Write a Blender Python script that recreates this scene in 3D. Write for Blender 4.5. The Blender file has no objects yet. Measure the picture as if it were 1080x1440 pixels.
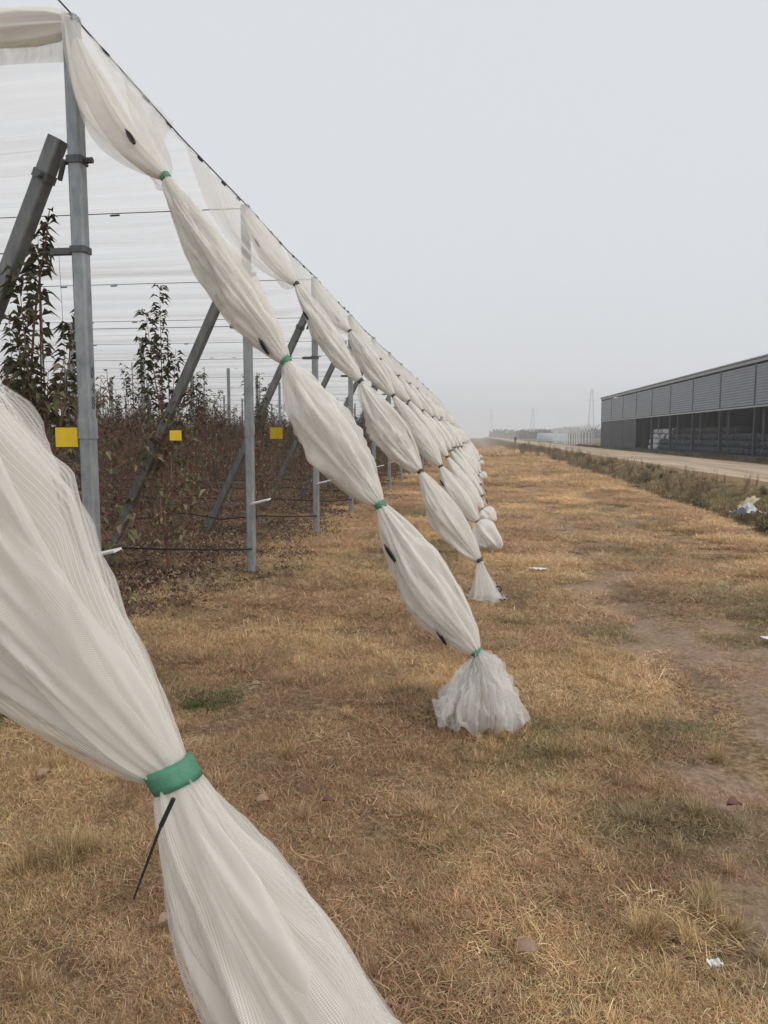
import bpy, math, random
import numpy as np
from mathutils import Vector, Matrix, noise

# ------------------------------------------------------------------ camera, sky, sun, exposure
scene = bpy.context.scene
COL = scene.collection
cam_data = bpy.data.cameras.new("camera")
cam = bpy.data.objects.new("camera", cam_data)
COL.objects.link(cam)
cam.location = (0.0, 0.0, 1.6)
cam.rotation_euler = (math.radians(90 - 5.85), 0.0, math.radians(7.16))
cam_data.sensor_fit = 'VERTICAL'
cam_data.sensor_height = 24.0
cam_data.lens = 24.0 * 1045 / 1440
cam_data.clip_start = 0.02
cam_data.clip_end = 5000
scene.camera = cam

SUN_EL, SUN_AZ = math.radians(50), math.radians(118)   # azimuth from +Y towards +X
world = bpy.data.worlds.new("World")
scene.world = world
world.use_nodes = True
wn, wl = world.node_tree.nodes, world.node_tree.links
wn.clear()
w_out = wn.new("ShaderNodeOutputWorld")
w_bg = wn.new("ShaderNodeBackground")
sky = wn.new("ShaderNodeTexSky")
sky.sky_type = 'NISHITA'
sky.sun_disc = False
sky.sun_elevation = SUN_EL
sky.sun_rotation = SUN_AZ
sky.dust_density = 3.0
hs = wn.new("ShaderNodeHueSaturation")
hs.inputs["Saturation"].default_value = 0.2
mixw = wn.new("ShaderNodeMixRGB")
mixw.inputs[0].default_value = 0.93
mixw.inputs[2].default_value = (6.5, 6.72, 7.02, 1)     # the even grey of a thick overcast
wl.new(sky.outputs[0], hs.inputs["Color"])
wl.new(hs.outputs[0], mixw.inputs[1])
wl.new(mixw.outputs[0], w_bg.inputs[0])
w_bg.inputs[1].default_value = 0.1
wl.new(w_bg.outputs[0], w_out.inputs[0])

sun_data = bpy.data.lights.new("sun", 'SUN')
sun_data.energy = 1.5
sun_data.angle = math.radians(50)
sun_data.color = (1.0, 0.95, 0.88)
sun = bpy.data.objects.new("sun", sun_data)
COL.objects.link(sun)
sd = Vector((math.sin(SUN_AZ) * math.cos(SUN_EL), math.cos(SUN_AZ) * math.cos(SUN_EL), math.sin(SUN_EL)))
sun.rotation_euler = (-sd).to_track_quat('-Z', 'Y').to_euler()
sun.location = (0, 0, 30)

scene.view_settings.view_transform = 'Standard'
scene.view_settings.look = 'None'
scene.view_settings.gamma = 1
scene.view_settings.exposure = 0.2
scene.view_settings.use_curve_mapping = False
scene.render.engine = 'CYCLES'
cy = scene.cycles
cy.max_bounces = 8
cy.transparent_max_bounces = 24
cy.volume_bounces = 1
cy.use_denoising = True

random.seed(7)
rng = np.random.default_rng(7)


# ------------------------------------------------------------------ helpers
def tag(o, label=None, category=None, group=None, kind=None):
    if label: o["label"] = label
    if category: o["category"] = category
    if group: o["group"] = group
    if kind: o["kind"] = kind
    return o


class MB:
    """collects vertices and faces (and optional face colours, uvs) and links them as one object"""
    def __init__(s):
        s.v, s.f, s.c, s.uv, s.m = [], [], [], [], []

    def add(s, verts, faces, col=None, uvs=None, mi=0):
        b = len(s.v)
        s.v.extend([tuple(map(float, p)) for p in verts])
        for f in faces:
            s.f.append(tuple(i + b for i in f))
            s.m.append(mi)
            if col is not None: s.c.append(col)
        if uvs is not None: s.uv.extend(uvs)
        return s

    def box(s, lo, hi, col=None, M=None, mi=0):
        x0, y0, z0 = lo; x1, y1, z1 = hi
        vs = [(x0, y0, z0), (x1, y0, z0), (x1, y1, z0), (x0, y1, z0), (x0, y0, z1), (x1, y0, z1), (x1, y1, z1), (x0, y1, z1)]
        if M is not None: vs = [tuple(M @ Vector(p)) for p in vs]
        return s.add(vs, [(0, 3, 2, 1), (4, 5, 6, 7), (0, 1, 5, 4), (1, 2, 6, 5), (2, 3, 7, 6), (3, 0, 4, 7)], col, None, mi)

    def cbox(s, lo, hi, ch, M=None, col=None):
        """vertical-edge chamfered box"""
        x0, y0, z0 = lo; x1, y1, z1 = hi
        ring = [(x0 + ch, y0), (x1 - ch, y0), (x1, y0 + ch), (x1, y1 - ch), (x1 - ch, y1), (x0 + ch, y1), (x0, y1 - ch), (x0, y0 + ch)]
        vs = [(x, y, z0) for x, y in ring] + [(x, y, z1) for x, y in ring]
        if M is not None: vs = [tuple(M @ Vector(p)) for p in vs]
        fs = [(i, (i + 1) % 8, 8 + (i + 1) % 8, 8 + i) for i in range(8)] + [tuple(range(7, -1, -1)), tuple(range(8, 16))]
        return s.add(vs, fs, col)

    def tube(s, pts, rad, n=6, col=None, cap=True):
        pts = [Vector(p) for p in pts]
        if not hasattr(rad, '__len__'): rad = [rad] * len(pts)
        vs = []
        ref = None
        for i, p in enumerate(pts):
            d = (pts[min(i + 1, len(pts) - 1)] - pts[max(i - 1, 0)])
            d = d.normalized() if d.length > 1e-9 else Vector((0, 0, 1))
            if ref is None: ref = Vector((0, 0, 1)) if abs(d.z) < .9 else Vector((1, 0, 0))
            a = (ref - d * ref.dot(d)).normalized(); b = d.cross(a); ref = a
            for k in range(n):
                t = 2 * math.pi * k / n
                vs.append(p + (a * math.cos(t) + b * math.sin(t)) * rad[i])
        fs = []
        for i in range(len(pts) - 1):
            for k in range(n):
                k2 = (k + 1) % n
                fs.append((i * n + k, i * n + k2, (i + 1) * n + k2, (i + 1) * n + k))
        if cap:
            fs.append(tuple(range(n - 1, -1, -1)))
            fs.append(tuple(range((len(pts) - 1) * n, len(pts) * n)))
        return s.add(vs, fs, col)

    def mesh(s, name, mat, smooth=False):
        me = bpy.data.meshes.new(name)
        me.from_pydata(s.v, [], s.f)
        for m in (mat if isinstance(mat, (list, tuple)) else [mat]):
            if m: me.materials.append(m)
        if any(s.m): me.polygons.foreach_set("material_index", np.array(s.m, dtype=np.int32))
        if s.c:
            at = me.color_attributes.new("tone", 'FLOAT_COLOR', 'CORNER')
            buf = []
            for f, c in zip(s.f, s.c): buf.extend((c[0], c[1], c[2], 1.0) * len(f))
            at.data.foreach_set("color", np.array(buf, dtype=np.float32))
        if s.uv and len(s.uv) == len(s.v):
            uvl = me.uv_layers.new(name="UVMap")
            idx = np.empty(len(me.loops), dtype=np.int32); me.loops.foreach_get("vertex_index", idx)
            uvl.data.foreach_set("uv", np.array(s.uv, dtype=np.float32)[idx].ravel())
        if smooth: me.polygons.foreach_set("use_smooth", np.ones(len(me.polygons), dtype=bool))
        me.update()
        return me

    def build(s, name, mat, parent=None, smooth=False, loc=None):
        return put(name, s.mesh(name, mat, smooth), parent, loc)


def put(name, me, parent=None, loc=None):
    o = bpy.data.objects.new(name, me)
    COL.objects.link(o)
    if parent: o.parent = parent
    if loc: o.location = loc
    return o


def empty(name, loc=(0, 0, 0), rz=0.0):
    o = bpy.data.objects.new(name, None)
    COL.objects.link(o); o.location = loc; o.rotation_euler = (0, 0, rz)
    o.empty_display_size = 0.1
    return o


def copy_thing(root, loc, rz=0.0, sc=None):
    r = root.copy(); COL.objects.link(r); r.location = loc; r.rotation_euler = (0, 0, rz)
    if sc: r.scale = sc
    for ch in list(root.children):
        c = ch.copy(); COL.objects.link(c); c.parent = r
        for g in ch.children:
            d = g.copy(); COL.objects.link(d); d.parent = c
    return r


ORD = "first second third fourth fifth sixth seventh eighth ninth tenth eleventh twelfth thirteenth fourteenth fifteenth sixteenth seventeenth eighteenth nineteenth twentieth".split()
def ordn(n):
    if n <= 20: return ORD[n - 1]
    t, u = divmod(n, 10)
    tens = {2: "twenty", 3: "thirty", 4: "forty"}[t]
    return ({2: "twentieth", 3: "thirtieth", 4: "fortieth"}[t]) if u == 0 else tens + "-" + ORD[u - 1]


# ------------------------------------------------------------------ materials
def new_mat(name):
    m = bpy.data.materials.new(name); m.use_nodes = True
    nt = m.node_tree; nt.nodes.clear()
    return m, nt.nodes, nt.links


def ramp(N, fac_link, L, stops):
    r = N.new("ShaderNodeValToRGB")
    e = r.color_ramp.elements
    e[0].position, e[0].color = stops[0][0], (*stops[0][1], 1)
    e[1].position, e[1].color = stops[-1][0], (*stops[-1][1], 1)
    for p, c in stops[1:-1]:
        x = e.new(p); x.color = (*c, 1)
    L.new(fac_link, r.inputs[0])
    return r.outputs[0]


def noise_tex(N, L, vec, scale, detail=4, rough=.55, dist=0.0):
    n = N.new("ShaderNodeTexNoise"); n.inputs["Scale"].default_value = scale
    n.inputs["Detail"].default_value = detail; n.inputs["Roughness"].default_value = rough
    n.inputs["Distortion"].default_value = dist
    if vec is not None: L.new(vec, n.inputs["Vector"])
    return n.outputs["Fac"]


def mapping(N, L, src, sc):
    m = N.new("ShaderNodeMapping"); m.inputs["Scale"].default_value = sc
    L.new(src, m.inputs["Vector"]); return m.outputs[0]


def simple(name, c1, c2=None, scale=6.0, rough=.7, metal=0.0, bump=.15, stretch=(1, 1, 1), spec=.4):
    m, N, L = new_mat(name)
    out = N.new("ShaderNodeOutputMaterial"); b = N.new("ShaderNodeBsdfPrincipled")
    tc = N.new("ShaderNodeTexCoord"); vec = mapping(N, L, tc.outputs["Object"], stretch)
    f = noise_tex(N, L, vec, scale, 6, .62)
    c2 = c2 or tuple(x * .7 for x in c1)
    L.new(ramp(N, f, L, [(.3, c2), (.7, c1)]), b.inputs["Base Color"])
    b.inputs["Roughness"].default_value = rough; b.inputs["Metallic"].default_value = metal
    b.inputs["Specular IOR Level"].default_value = spec
    if bump:
        bp = N.new("ShaderNodeBump"); bp.inputs["Strength"].default_value = bump; bp.inputs["Distance"].default_value = .01
        L.new(noise_tex(N, L, vec, scale * 4, 4), bp.inputs["Height"]); L.new(bp.outputs[0], b.inputs["Normal"])
    L.new(b.outputs[0], out.inputs[0])
    return m


def leafy(name, translucent=.35, tint_from_instance=False):
    """colour per leaf comes from the 'tone' attribute"""
    m, N, L = new_mat(name)
    out = N.new("ShaderNodeOutputMaterial")
    at = N.new("ShaderNodeAttribute"); at.attribute_name = "tone"
    colr = at.outputs["Color"]
    if tint_from_instance:
        t = N.new("ShaderNodeAttribute"); t.attribute_type = 'INSTANCER'; t.attribute_name = "tint"
        mx = N.new("ShaderNodeMixRGB"); mx.blend_type = 'MULTIPLY'; mx.inputs[0].default_value = 1
        L.new(colr, mx.inputs[1]); L.new(t.outputs["Color"], mx.inputs[2]); colr = mx.outputs[0]
    d = N.new("ShaderNodeBsdfPrincipled"); d.inputs["Roughness"].default_value = .6
    d.inputs["Specular IOR Level"].default_value = .25
    tr = N.new("ShaderNodeBsdfTranslucent"); mix = N.new("ShaderNodeMixShader"); mix.inputs[0].default_value = translucent
    L.new(colr, d.inputs["Base Color"]); L.new(colr, tr.inputs["Color"])
    L.new(d.outputs[0], mix.inputs[1]); L.new(tr.outputs[0], mix.inputs[2]); L.new(mix.outputs[0], out.inputs[0])
    return m


def net_mat(name, cover, weave=0.0, transl=.45, streak=.25, colr=(.92, .90, .855), dirt=(.74, .66, .58), pitch=(.0035, .003), near=False):
    """thin white netting: threads cover a share of the surface, the rest is holes"""
    m, N, L = new_mat(name)
    out = N.new("ShaderNodeOutputMaterial")
    uv = N.new("ShaderNodeUVMap")
    def math_n(op, a, b=None, c=None):
        n = N.new("ShaderNodeMath"); n.operation = op
        for i, x in enumerate((a, b, c)):
            if x is None: continue
            if isinstance(x, (int, float)): n.inputs[i].default_value = x
            else: L.new(x, n.inputs[i])
        return n.outputs[0]
    vs = mapping(N, L, uv.outputs[0], (22, 2.2, 1))
    st = noise_tex(N, L, vs, .9 if near else 1.2, 2.5 if near else 3, .55)
    big = noise_tex(N, L, mapping(N, L, uv.outputs[0], (3, 1.2, 1)), 2.0, 3, .5)
    cov = math_n('ADD', cover, math_n('MULTIPLY', math_n('SUBTRACT', st, .5), streak * 1.6))
    cov = math_n('ADD', cov, math_n('MULTIPLY', math_n('SUBTRACT', big, .5), streak))
    if weave > 0:
        sep = N.new("ShaderNodeSeparateXYZ"); L.new(uv.outputs[0], sep.inputs[0])
        wob = math_n('MULTIPLY', big, .02)
        fx = math_n('ABSOLUTE', math_n('SINE', math_n('MULTIPLY', math_n('ADD', sep.outputs[0], wob), math.pi / pitch[0])))
        fy = math_n('ABSOLUTE', math_n('SINE', math_n('MULTIPLY', math_n('ADD', sep.outputs[1], wob), math.pi / pitch[1])))
        hole = math_n('MULTIPLY', fx, fy)                       # 1 in the middle of a hole
        cov = math_n('SUBTRACT', cov, math_n('MULTIPLY', math_n('SUBTRACT', hole, .405), weave))
    clampn = N.new("ShaderNodeClamp"); L.new(cov, clampn.inputs[0]); clampn.inputs[1].default_value = .04; clampn.inputs[2].default_value = .99
    fdirt = noise_tex(N, L, mapping(N, L, uv.outputs[0], (9, 1.6, 1)), 1.3, 6, .65)
    colo = ramp(N, fdirt, L, [(.35, colr), (.62, tuple(a * .93 for a in colr)), (.82, dirt)])
    df = N.new("ShaderNodeBsdfDiffuse"); tr = N.new("ShaderNodeBsdfTranslucent"); tp = N.new("ShaderNodeBsdfTransparent")
    L.new(colo, df.inputs[0]); L.new(colo, tr.inputs[0])
    bp = N.new("ShaderNodeBump"); bp.inputs["Strength"].default_value = .16 if near else .25; bp.inputs["Distance"].default_value = .012
    L.new(st, bp.inputs["Height"])
    L.new(bp.outputs[0], df.inputs["Normal"]); L.new(bp.outputs[0], tr.inputs["Normal"])
    m1 = N.new("ShaderNodeMixShader"); m1.inputs[0].default_value = transl
    L.new(df.outputs[0], m1.inputs[1]); L.new(tr.outputs[0], m1.inputs[2])
    m2 = N.new("ShaderNodeMixShader"); L.new(clampn.outputs[0], m2.inputs[0])
    L.new(tp.outputs[0], m2.inputs[1]); L.new(m1.outputs[0], m2.inputs[2])
    L.new(m2.outputs[0], out.inputs[0])
    return m


M_steel = simple("galvanised_steel", (.38, .405, .42), (.20, .225, .24), 14, .5, .35, .25, (1, 1, .45))
M_clamp = simple("clamp_iron", (.15, .16, .165), (.08, .085, .09), 20, .6, .4, .2)
M_brace = simple("brace_steel", (.225, .235, .235), (.11, .12, .125), 12, .6, .25, .15, (1, 1, .3))
M_slat = simple("white_slat", (.78, .78, .76), (.6, .6, .58), 12, .5, 0, .05)
M_wire = simple("wire", (.16, .165, .17), (.10, .10, .10), 30, .5, .5, 0)
M_black = simple("black_plastic", (.022, .022, .026), (.012, .012, .014), 20, .5, 0, .05)
M_band = simple("green_band", (.085, .25, .155), (.055, .18, .11), 25, .6, 0, .2)
M_band_dark = simple("dark_green_band", (.055, .075, .06), (.03, .04, .03), 25, .7, 0, .2)
M_yellow = simple("yellow_card", (.78, .56, .02), (.62, .42, .02), 14, .45, 0, .05)
M_bark = simple("reddish_bark", (.30, .13, .105), (.13, .065, .055), 20, .8, 0, .3)
M_ink = simple("grey_ink", (.06, .065, .07), (.1, .1, .1), 40, .8, 0, 0)
M_leaf = leafy("leaf")
M_grass = leafy("grass_blade", .2, True)
M_litter = leafy("dead_leaf", .15, True)
M_net_near = net_mat("net_near_outer", .48, .62, .5, .7, pitch=(.0036, .0030), near=True)
M_net_core = net_mat("net_core", .92, 0, .4, .2)
M_net_near_core = net_mat("net_near_inner", .80, 0, .5, .45, near=True)
M_net_outer = net_mat("net_outer", .52, 0, .45, .5)
M_net_roof = net_mat("net_roof", .70, 0, .72, .42, colr=(.88, .885, .89), dirt=(.76, .76, .755))
M_net_tail = net_mat("net_tail", .36, .3, .45, .35, colr=(.91, .90, .87), dirt=(.66, .56, .47), near=True)


# ------------------------------------------------------------------ the ground
def sstep(a, b, x):
    t = np.clip((x - a) / (b - a), 0, 1)
    return t * t * (3 - 2 * t)


def n2(x, y, s, seed=0.0):
    return noise.noise(Vector((x * s + seed * 13.7, y * s - seed * 7.1, seed)))


def ground_z(x, y):
    """terrain: flat verge, ditch between verge and road, land falling gently beyond the far rows"""
    edge = 4.45 + .35 * n2(0, y, .22, 3)
    far = 7.9 + .2 * n2(0, y, .15, 5)
    t = (x - edge) / (far - edge)
    z = 0.0
    if 0 < t < 1:
        z -= .75 * (math.sin(math.pi * min(1, t ** .8)) ** .8)
    z += .07 * math.exp(-((x - edge + .5) / .5) ** 2)                       # small lip of earth
    z += .16 * float(sstep(7.7, 9.0, x)) - .16 * float(sstep(14.6, 16.0, x))
    z -= 1.25 * float(sstep(45, 115, y)) * float(1 - sstep(1.0, 9.0, x))
    near = 1 if -8 < x < 7.9 and y < 60 else .3
    z += near * (.035 * n2(x, y, .8, 1) + .018 * n2(x, y, 3.1, 2))
    # two shallow wheel ruts on the verge
    if y < 60:
        for rx in (1.35, 2.75):
            wx = rx + .12 * n2(0, y, .35, 8)
            z -= .035 * math.exp(-((x - wx) / .22) ** 2)
    return z


def axis(segs):
    out = []
    for a, b, st in segs:
        n = max(1, int(round((b - a) / st))); out += list(np.linspace(a, b, n, endpoint=False))
    return out + [segs[-1][1]]


xs = axis([(-900, -200, 70), (-200, -60, 14), (-60, -20, 2), (-20, -6, .5), (-6, -3, .15), (-3, 4, .07), (4, 9, .12), (9, 16, .5), (16, 60, 3), (60, 200, 14), (200, 900, 70)])
ys = axis([(-30, -2, 2), (-2, .6, .3), (.6, 7, .07), (7, 16, .16), (16, 40, .5), (40, 130, 2), (130, 300, 8), (300, 900, 40)])
gv = [(x, y, ground_z(x, y)) for y in ys for x in xs]
nx = len(xs)
gf = [(j * nx + i, j * nx + i + 1, (j + 1) * nx + i + 1, (j + 1) * nx + i) for j in range(len(ys) - 1) for i in range(nx - 1)]

m, N, L = new_mat("earth_and_grass")
out = N.new("ShaderNodeOutputMaterial"); b = N.new("ShaderNodeBsdfPrincipled")
b.inputs["Roughness"].default_value = .95; b.inputs["Specular IOR Level"].default_value = .1
geo = N.new("ShaderNodeNewGeometry"); P = geo.outputs["Position"]
sep = N.new("ShaderNodeSeparateXYZ"); L.new(P, sep.inputs[0])
def mth(op, a, bb=None, clamp=False):
    n = N.new("ShaderNodeMath"); n.operation = op; n.use_clamp = clamp
    for i, x in enumerate((a, bb)):
        if x is None: continue
        if isinstance(x, (int, float)): n.inputs[i].default_value = x
        else: L.new(x, n.inputs[i])
    return n.outputs[0]
def band(lo, hi, soft=.4):
    """1 between lo and hi in X, with a ragged edge"""
    wob = mth('ADD', sep.outputs[0], mth('MULTIPLY', mth('SUBTRACT', noise_tex(N, L, P, 1.1, 5, .6), .5), 1.5))
    a = mth('DIVIDE', mth('SUBTRACT', wob, lo), soft, True)
    c = mth('DIVIDE', mth('SUBTRACT', hi, wob), soft, True)
    return mth('MULTIPLY', a, c)
def mixc(f, a, c):
    x = N.new("ShaderNodeMixRGB"); L.new(f, x.inputs[0]); L.new(a, x.inputs[1]); L.new(c, x.inputs[2]); return x.outputs[0]
fine = noise_tex(N, L, P, 26, 8, .7)
mid = noise_tex(N, L, P, 3.2, 6, .6)
big = noise_tex(N, L, P, .7, 4, .55)
straw = ramp(N, fine, L, [(.32, (.09, .055, .03)), (.5, (.27, .185, .105)), (.66, (.47, .35, .20))])  # dark low ends here and in brown paint in the shade between blades
brown = ramp(N, fine, L, [(.32, (.075, .045, .028)), (.5, (.20, .13, .08)), (.68, (.36, .25, .16))])
green = ramp(N, fine, L, [(.30, (0.042, 0.048, 0.022)), (.5, (0.120, 0.126, 0.054)), (.7, (0.240, 0.228, 0.102))])
soil = ramp(N, fine, L, [(.30, (.20, .135, .095)), (.5, (.32, .225, .16)), (.72, (.44, .325, .24))])
litter = ramp(N, fine, L, [(.30, (.06, .04, .028)), (.5, (.15, .098, .068)), (.72, (.27, .19, .125))])
dusty = ramp(N, noise_tex(N, L, mapping(N, L, P, (1, .12, 1)), 2.2, 7, .62), L, [(.3, (.34, .275, .20)), (.7, (.50, .42, .32))])
c = mixc(ramp(N, mid, L, [(.42, (0, 0, 0)), (.60, (1, 1, 1))]), straw, brown)
c = mixc(ramp(N, big, L, [(.56, (0, 0, 0)), (.70, (.75, .75, .75))]), c, green)
patch = ramp(N, noise_tex(N, L, mapping(N, L, P, (1.2, .55, 1)), 1.5, 5, .6), L, [(.38, (0, 0, 0)), (.50, (1, 1, 1))])
c = mixc(mth('MULTIPLY', band(.7, 3.4, .35), patch), c, soil)
c = mixc(mth('MULTIPLY', ramp(N, noise_tex(N, L, P, 1.3, 5, .6), L, [(.58, (0, 0, 0)), (.66, (.8, .8, .8))]), 1.0), c, soil)
c = mixc(mth('MULTIPLY', band(-400, -2.55, .5), mth('DIVIDE', mth('SUBTRACT', sep.outputs[1], 4.6), 1.2, True)), c, litter)
c = mixc(band(4.9, 8.1, .4), c, mixc(mid, brown, green))
c = mixc(band(14.3, 60, .6), c, mixc(mid, litter, green))
L.new(c, b.inputs["Base Color"])
bp = N.new("ShaderNodeBump"); bp.inputs["Strength"].default_value = .8; bp.inputs["Distance"].default_value = .03
L.new(noise_tex(N, L, P, 34, 8, .72), bp.inputs["Height"]); L.new(bp.outputs[0], b.inputs["Normal"])
L.new(b.outputs[0], out.inputs[0])
M_ground = m
g = MB(); g.v, g.f, g.m = gv, gf, [0] * len(gf)
tag(g.build("ground", M_ground, smooth=True), kind='structure')

# dirt road beyond the ditch
m, N, L = new_mat("road_dirt")
out = N.new("ShaderNodeOutputMaterial"); b = N.new("ShaderNodeBsdfPrincipled"); b.inputs["Roughness"].default_value = .95
b.inputs["Specular IOR Level"].default_value = .1
P = N.new("ShaderNodeNewGeometry").outputs["Position"]
f = noise_tex(N, L, mapping(N, L, P, (1.0, .07, 1)), 1.6, 8, .62)
c = ramp(N, f, L, [(.28, (.25, .185, .13)), (.5, (.42, .33, .24)), (.72, (.56, .455, .34))])
L.new(c, b.inputs["Base Color"])
bp = N.new("ShaderNodeBump"); bp.inputs["Strength"].default_value = .5; bp.inputs["Distance"].default_value = .03
L.new(noise_tex(N, L, P, 9, 8, .7), bp.inputs["Height"]); L.new(bp.outputs[0], b.inputs["Normal"])
L.new(b.outputs[0], out.inputs[0])
M_road = m
rd = MB()
ry = axis([(2, 60, 1), (60, 200, 4), (200, 850, 20)])
rows_x = []
for y in ry:
    l = 8.35 + .35 * n2(0, y, .18, 21) + .12 * n2(0, y, .9, 22)
    r = 14.6 + .4 * n2(0, y, .15, 25)
    bend = 0
    for k in range(9):
        x = l + (r - l) * k / 8
        rd.v.append((x + bend, y, max(ground_z(x + bend, y), .155 * float(sstep(7.7, 9, x))) + .012 + .03 * math.sin(math.pi * k / 8) - (.06 if k in (0, 8) else 0)))
for j in range(len(ry) - 1):
    for k in range(8):
        rd.f.append((j * 9 + k, j * 9 + k + 1, (j + 1) * 9 + k + 1, (j + 1) * 9 + k)); rd.m.append(0)
tag(rd.build("road", M_road, smooth=True), kind='structure')


# ------------------------------------------------------------------ orchard end posts, braces, nets
ROW_Y = [1.45, 4.7, 8.25, 11.75, 15.1, 18.45]
while len(ROW_Y) < 36: ROW_Y.append(ROW_Y[-1] + 3.35)
DY = [-.55, -.65, -1.1, -1.4] + [-1.4] * 40
TOP = [4.40, 4.27, 4.14, 4.08, 4.04, 4.0] + [4.0] * 40
XP = -2.58
def row_z(i): return ground_z(XP, ROW_Y[i])
TIE_SETS = {0: (.22, .48, .745, .955), 1: (.23, .508, .71, .908)}
def ties(i):
    if i in TIE_SETS: return TIE_SETS[i]
    b = (.22, .48, .705, .915) if i < 4 else (.215, .455, .70, .93)
    return tuple(t + (.018 * math.sin(i * 5.3 + k * 2.1) if i > 2 else 0) for k, t in enumerate(b))
rowname = lambda i: "nearest row" if i == 0 else (ordn(i + 1) + " row back")

# --- post prototype: shaft > ..., brackets, collar, slat
def make_post(h, i, number=False):
    root = empty("end_post", (XP, ROW_Y[i], row_z(i)))
    MB().cbox((-.045, -.045, -.15), (.045, .045, h - .02), .012).build("shaft", M_steel, root)
    MB().cbox((-.05, -.05, 1.70), (.05, .05, 1.735), .012).build("collar", M_steel, root)
    MB().cbox((-.05, -.05, 1.60), (.0505, .0505, 1.70), .012).build("sleeve", M_steel, root)
    br = MB().cbox((-.055, -.055, 3.355), (.055, .055, 3.40), .014).build("clamp_ring", M_clamp, root)
    MB().tube([(.05, -.0, 3.378), (.105, -.0, 3.378)], .020, 8).build("bolt", M_clamp, br)
    MB().tube([(-.05, 0, 3.378), (-.10, 0, 3.37)], .018, 8).build("bolt", M_clamp, br)
    ar = MB().cbox((-.055, -.055, 2.80), (.055, .055, 2.84), .014)
    ar.box((-.20, -.022, 2.795), (-.055, .022, 2.835))
    ar.build("wire_bracket", M_clamp, root)
    s = MB().box((-.03, -.03, -.007), (.24, .035, .007))
    o = s.build("slat", M_slat, root); o.location = (.06, -.082, .83); o.rotation_euler = (.25, -.22, -.45)
    return root


def number_mesh():
    """0 4 8 stencilled down the post, thin raised strokes"""
    mb = MB()
    def stroke(pts, z0, r=.0032):
        mb.tube([(.047, y, z0 + z) for y, z in pts], r, 4)
    def loop(cy_, cz, ry_, rz_, z0):
        stroke([(cy_ + ry_ * math.cos(t), cz + rz_ * math.sin(t)) for t in np.linspace(0, 2 * math.pi, 13)], z0)
    w = .013
    loop(0, 0, w, .034, 2.035)
    stroke([(w, -.035), (w, .035), (-w, -.012), (w + .006, -.012)], 1.935)
    loop(0, .018, w * .9, .019, 1.84); loop(0, -.02, w, .021, 1.84)
    return mb

posts = []
for i in range(36):
    if i < 4 or i == 4:
        p = make_post(TOP[i], i)
        if i == 1: number_mesh().build("number", M_ink, p)
    else:
        p = copy_thing(posts[4], (XP, ROW_Y[i], row_z(i)))
    if i == 1: lab = "grey steel end post with the number 048 painted on it"
    else: lab = "grey steel end post carrying the net edge, %s from the camera" % (rowname(i))
    tag(p, lab, "post", "steel end posts along the orchard edge")
    posts.append(p)

# --- braces
def make_brace(i, bx=-1.97, top=3.52):
    root = empty("brace_post", (XP, ROW_Y[i], row_z(i)))
    a, c = Vector((-.122, .0, top)), Vector((bx, .16, -.12))
    d = (a - c).normalized(); q = d.to_track_quat('Z', 'Y').to_matrix().to_4x4()
    Mx = Matrix.Translation(c) @ q
    ln = (a - c).length
    MB().cbox((-.049, -.049, 0), (.049, .049, ln), .008, Mx).build("shaft", M_brace, root)
    cl = MB().cbox((-.058, -.058, ln - .28), (.058, .058, ln - .225), .012, Mx)
    e = Mx @ Vector((.0, -.066, ln - .25))
    cl.tube([e + Vector((.05, 0, 0)), Vector((-.06, -.05, 3.37))], .016, 6)
    cl.tube([Mx @ Vector((-.06, -.02, ln - .25)), Mx @ Vector((-.095, -.02, ln - .25))], .022, 8)
    cl.build("clamp", M_clamp, root)
    return root
braces = []
for i in range(1, 30):
    b = make_brace(i) if i < 3 else copy_thing(braces[1], (XP, ROW_Y[i], row_z(i)))
    tag(b, "slanting grey brace leaning against the end post of the %s" % rowname(i), "brace", "slanting braces of the end posts")
    braces.append(b)

# --- guy wires with ground anchors
def guy_points(i):
    return Vector((0, 0, TOP[i] - (.12 if i == 1 else (.22 if i == 0 else .03)))), Vector((2.85, DY[i], .03))
guys = []
for i in range(36):
    A, B = guy_points(i)
    if i <= 4:
        root = empty("guy_wire", (XP, ROW_Y[i], row_z(i)))
        MB().tube([A, A.lerp(B, .5) + Vector((0, 0, -.02)), B], .004, 5).build("cable", M_wire, root)
        an = MB()
        d = (A - B).normalized()
        an.tube([B - d * .28, B, B + d * .10], .008, 6)
        an.tube([B + d * .10 + Vector((.03 * math.cos(t), 0, .03 * math.sin(t))) for t in np.linspace(0, 2 * math.pi, 11)], .007, 5)
        an.build("anchor_rod", M_black, root)
    else:
        root = copy_thing(guys[4], (XP, ROW_Y[i], row_z(i)))
    tag(root, "thin steel guy wire inside the tied net of the %s" % rowname(i), "wire", "guy wires of the end posts")
    guys.append(root)


# --- tied net bundles
def frame_of(d):
    d = d.normalized()
    up_ = Vector((0, 0, 1)); a = (up_ - d * up_.dot(d)).normalized(); bvec = d.cross(a)
    return a, bvec


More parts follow.
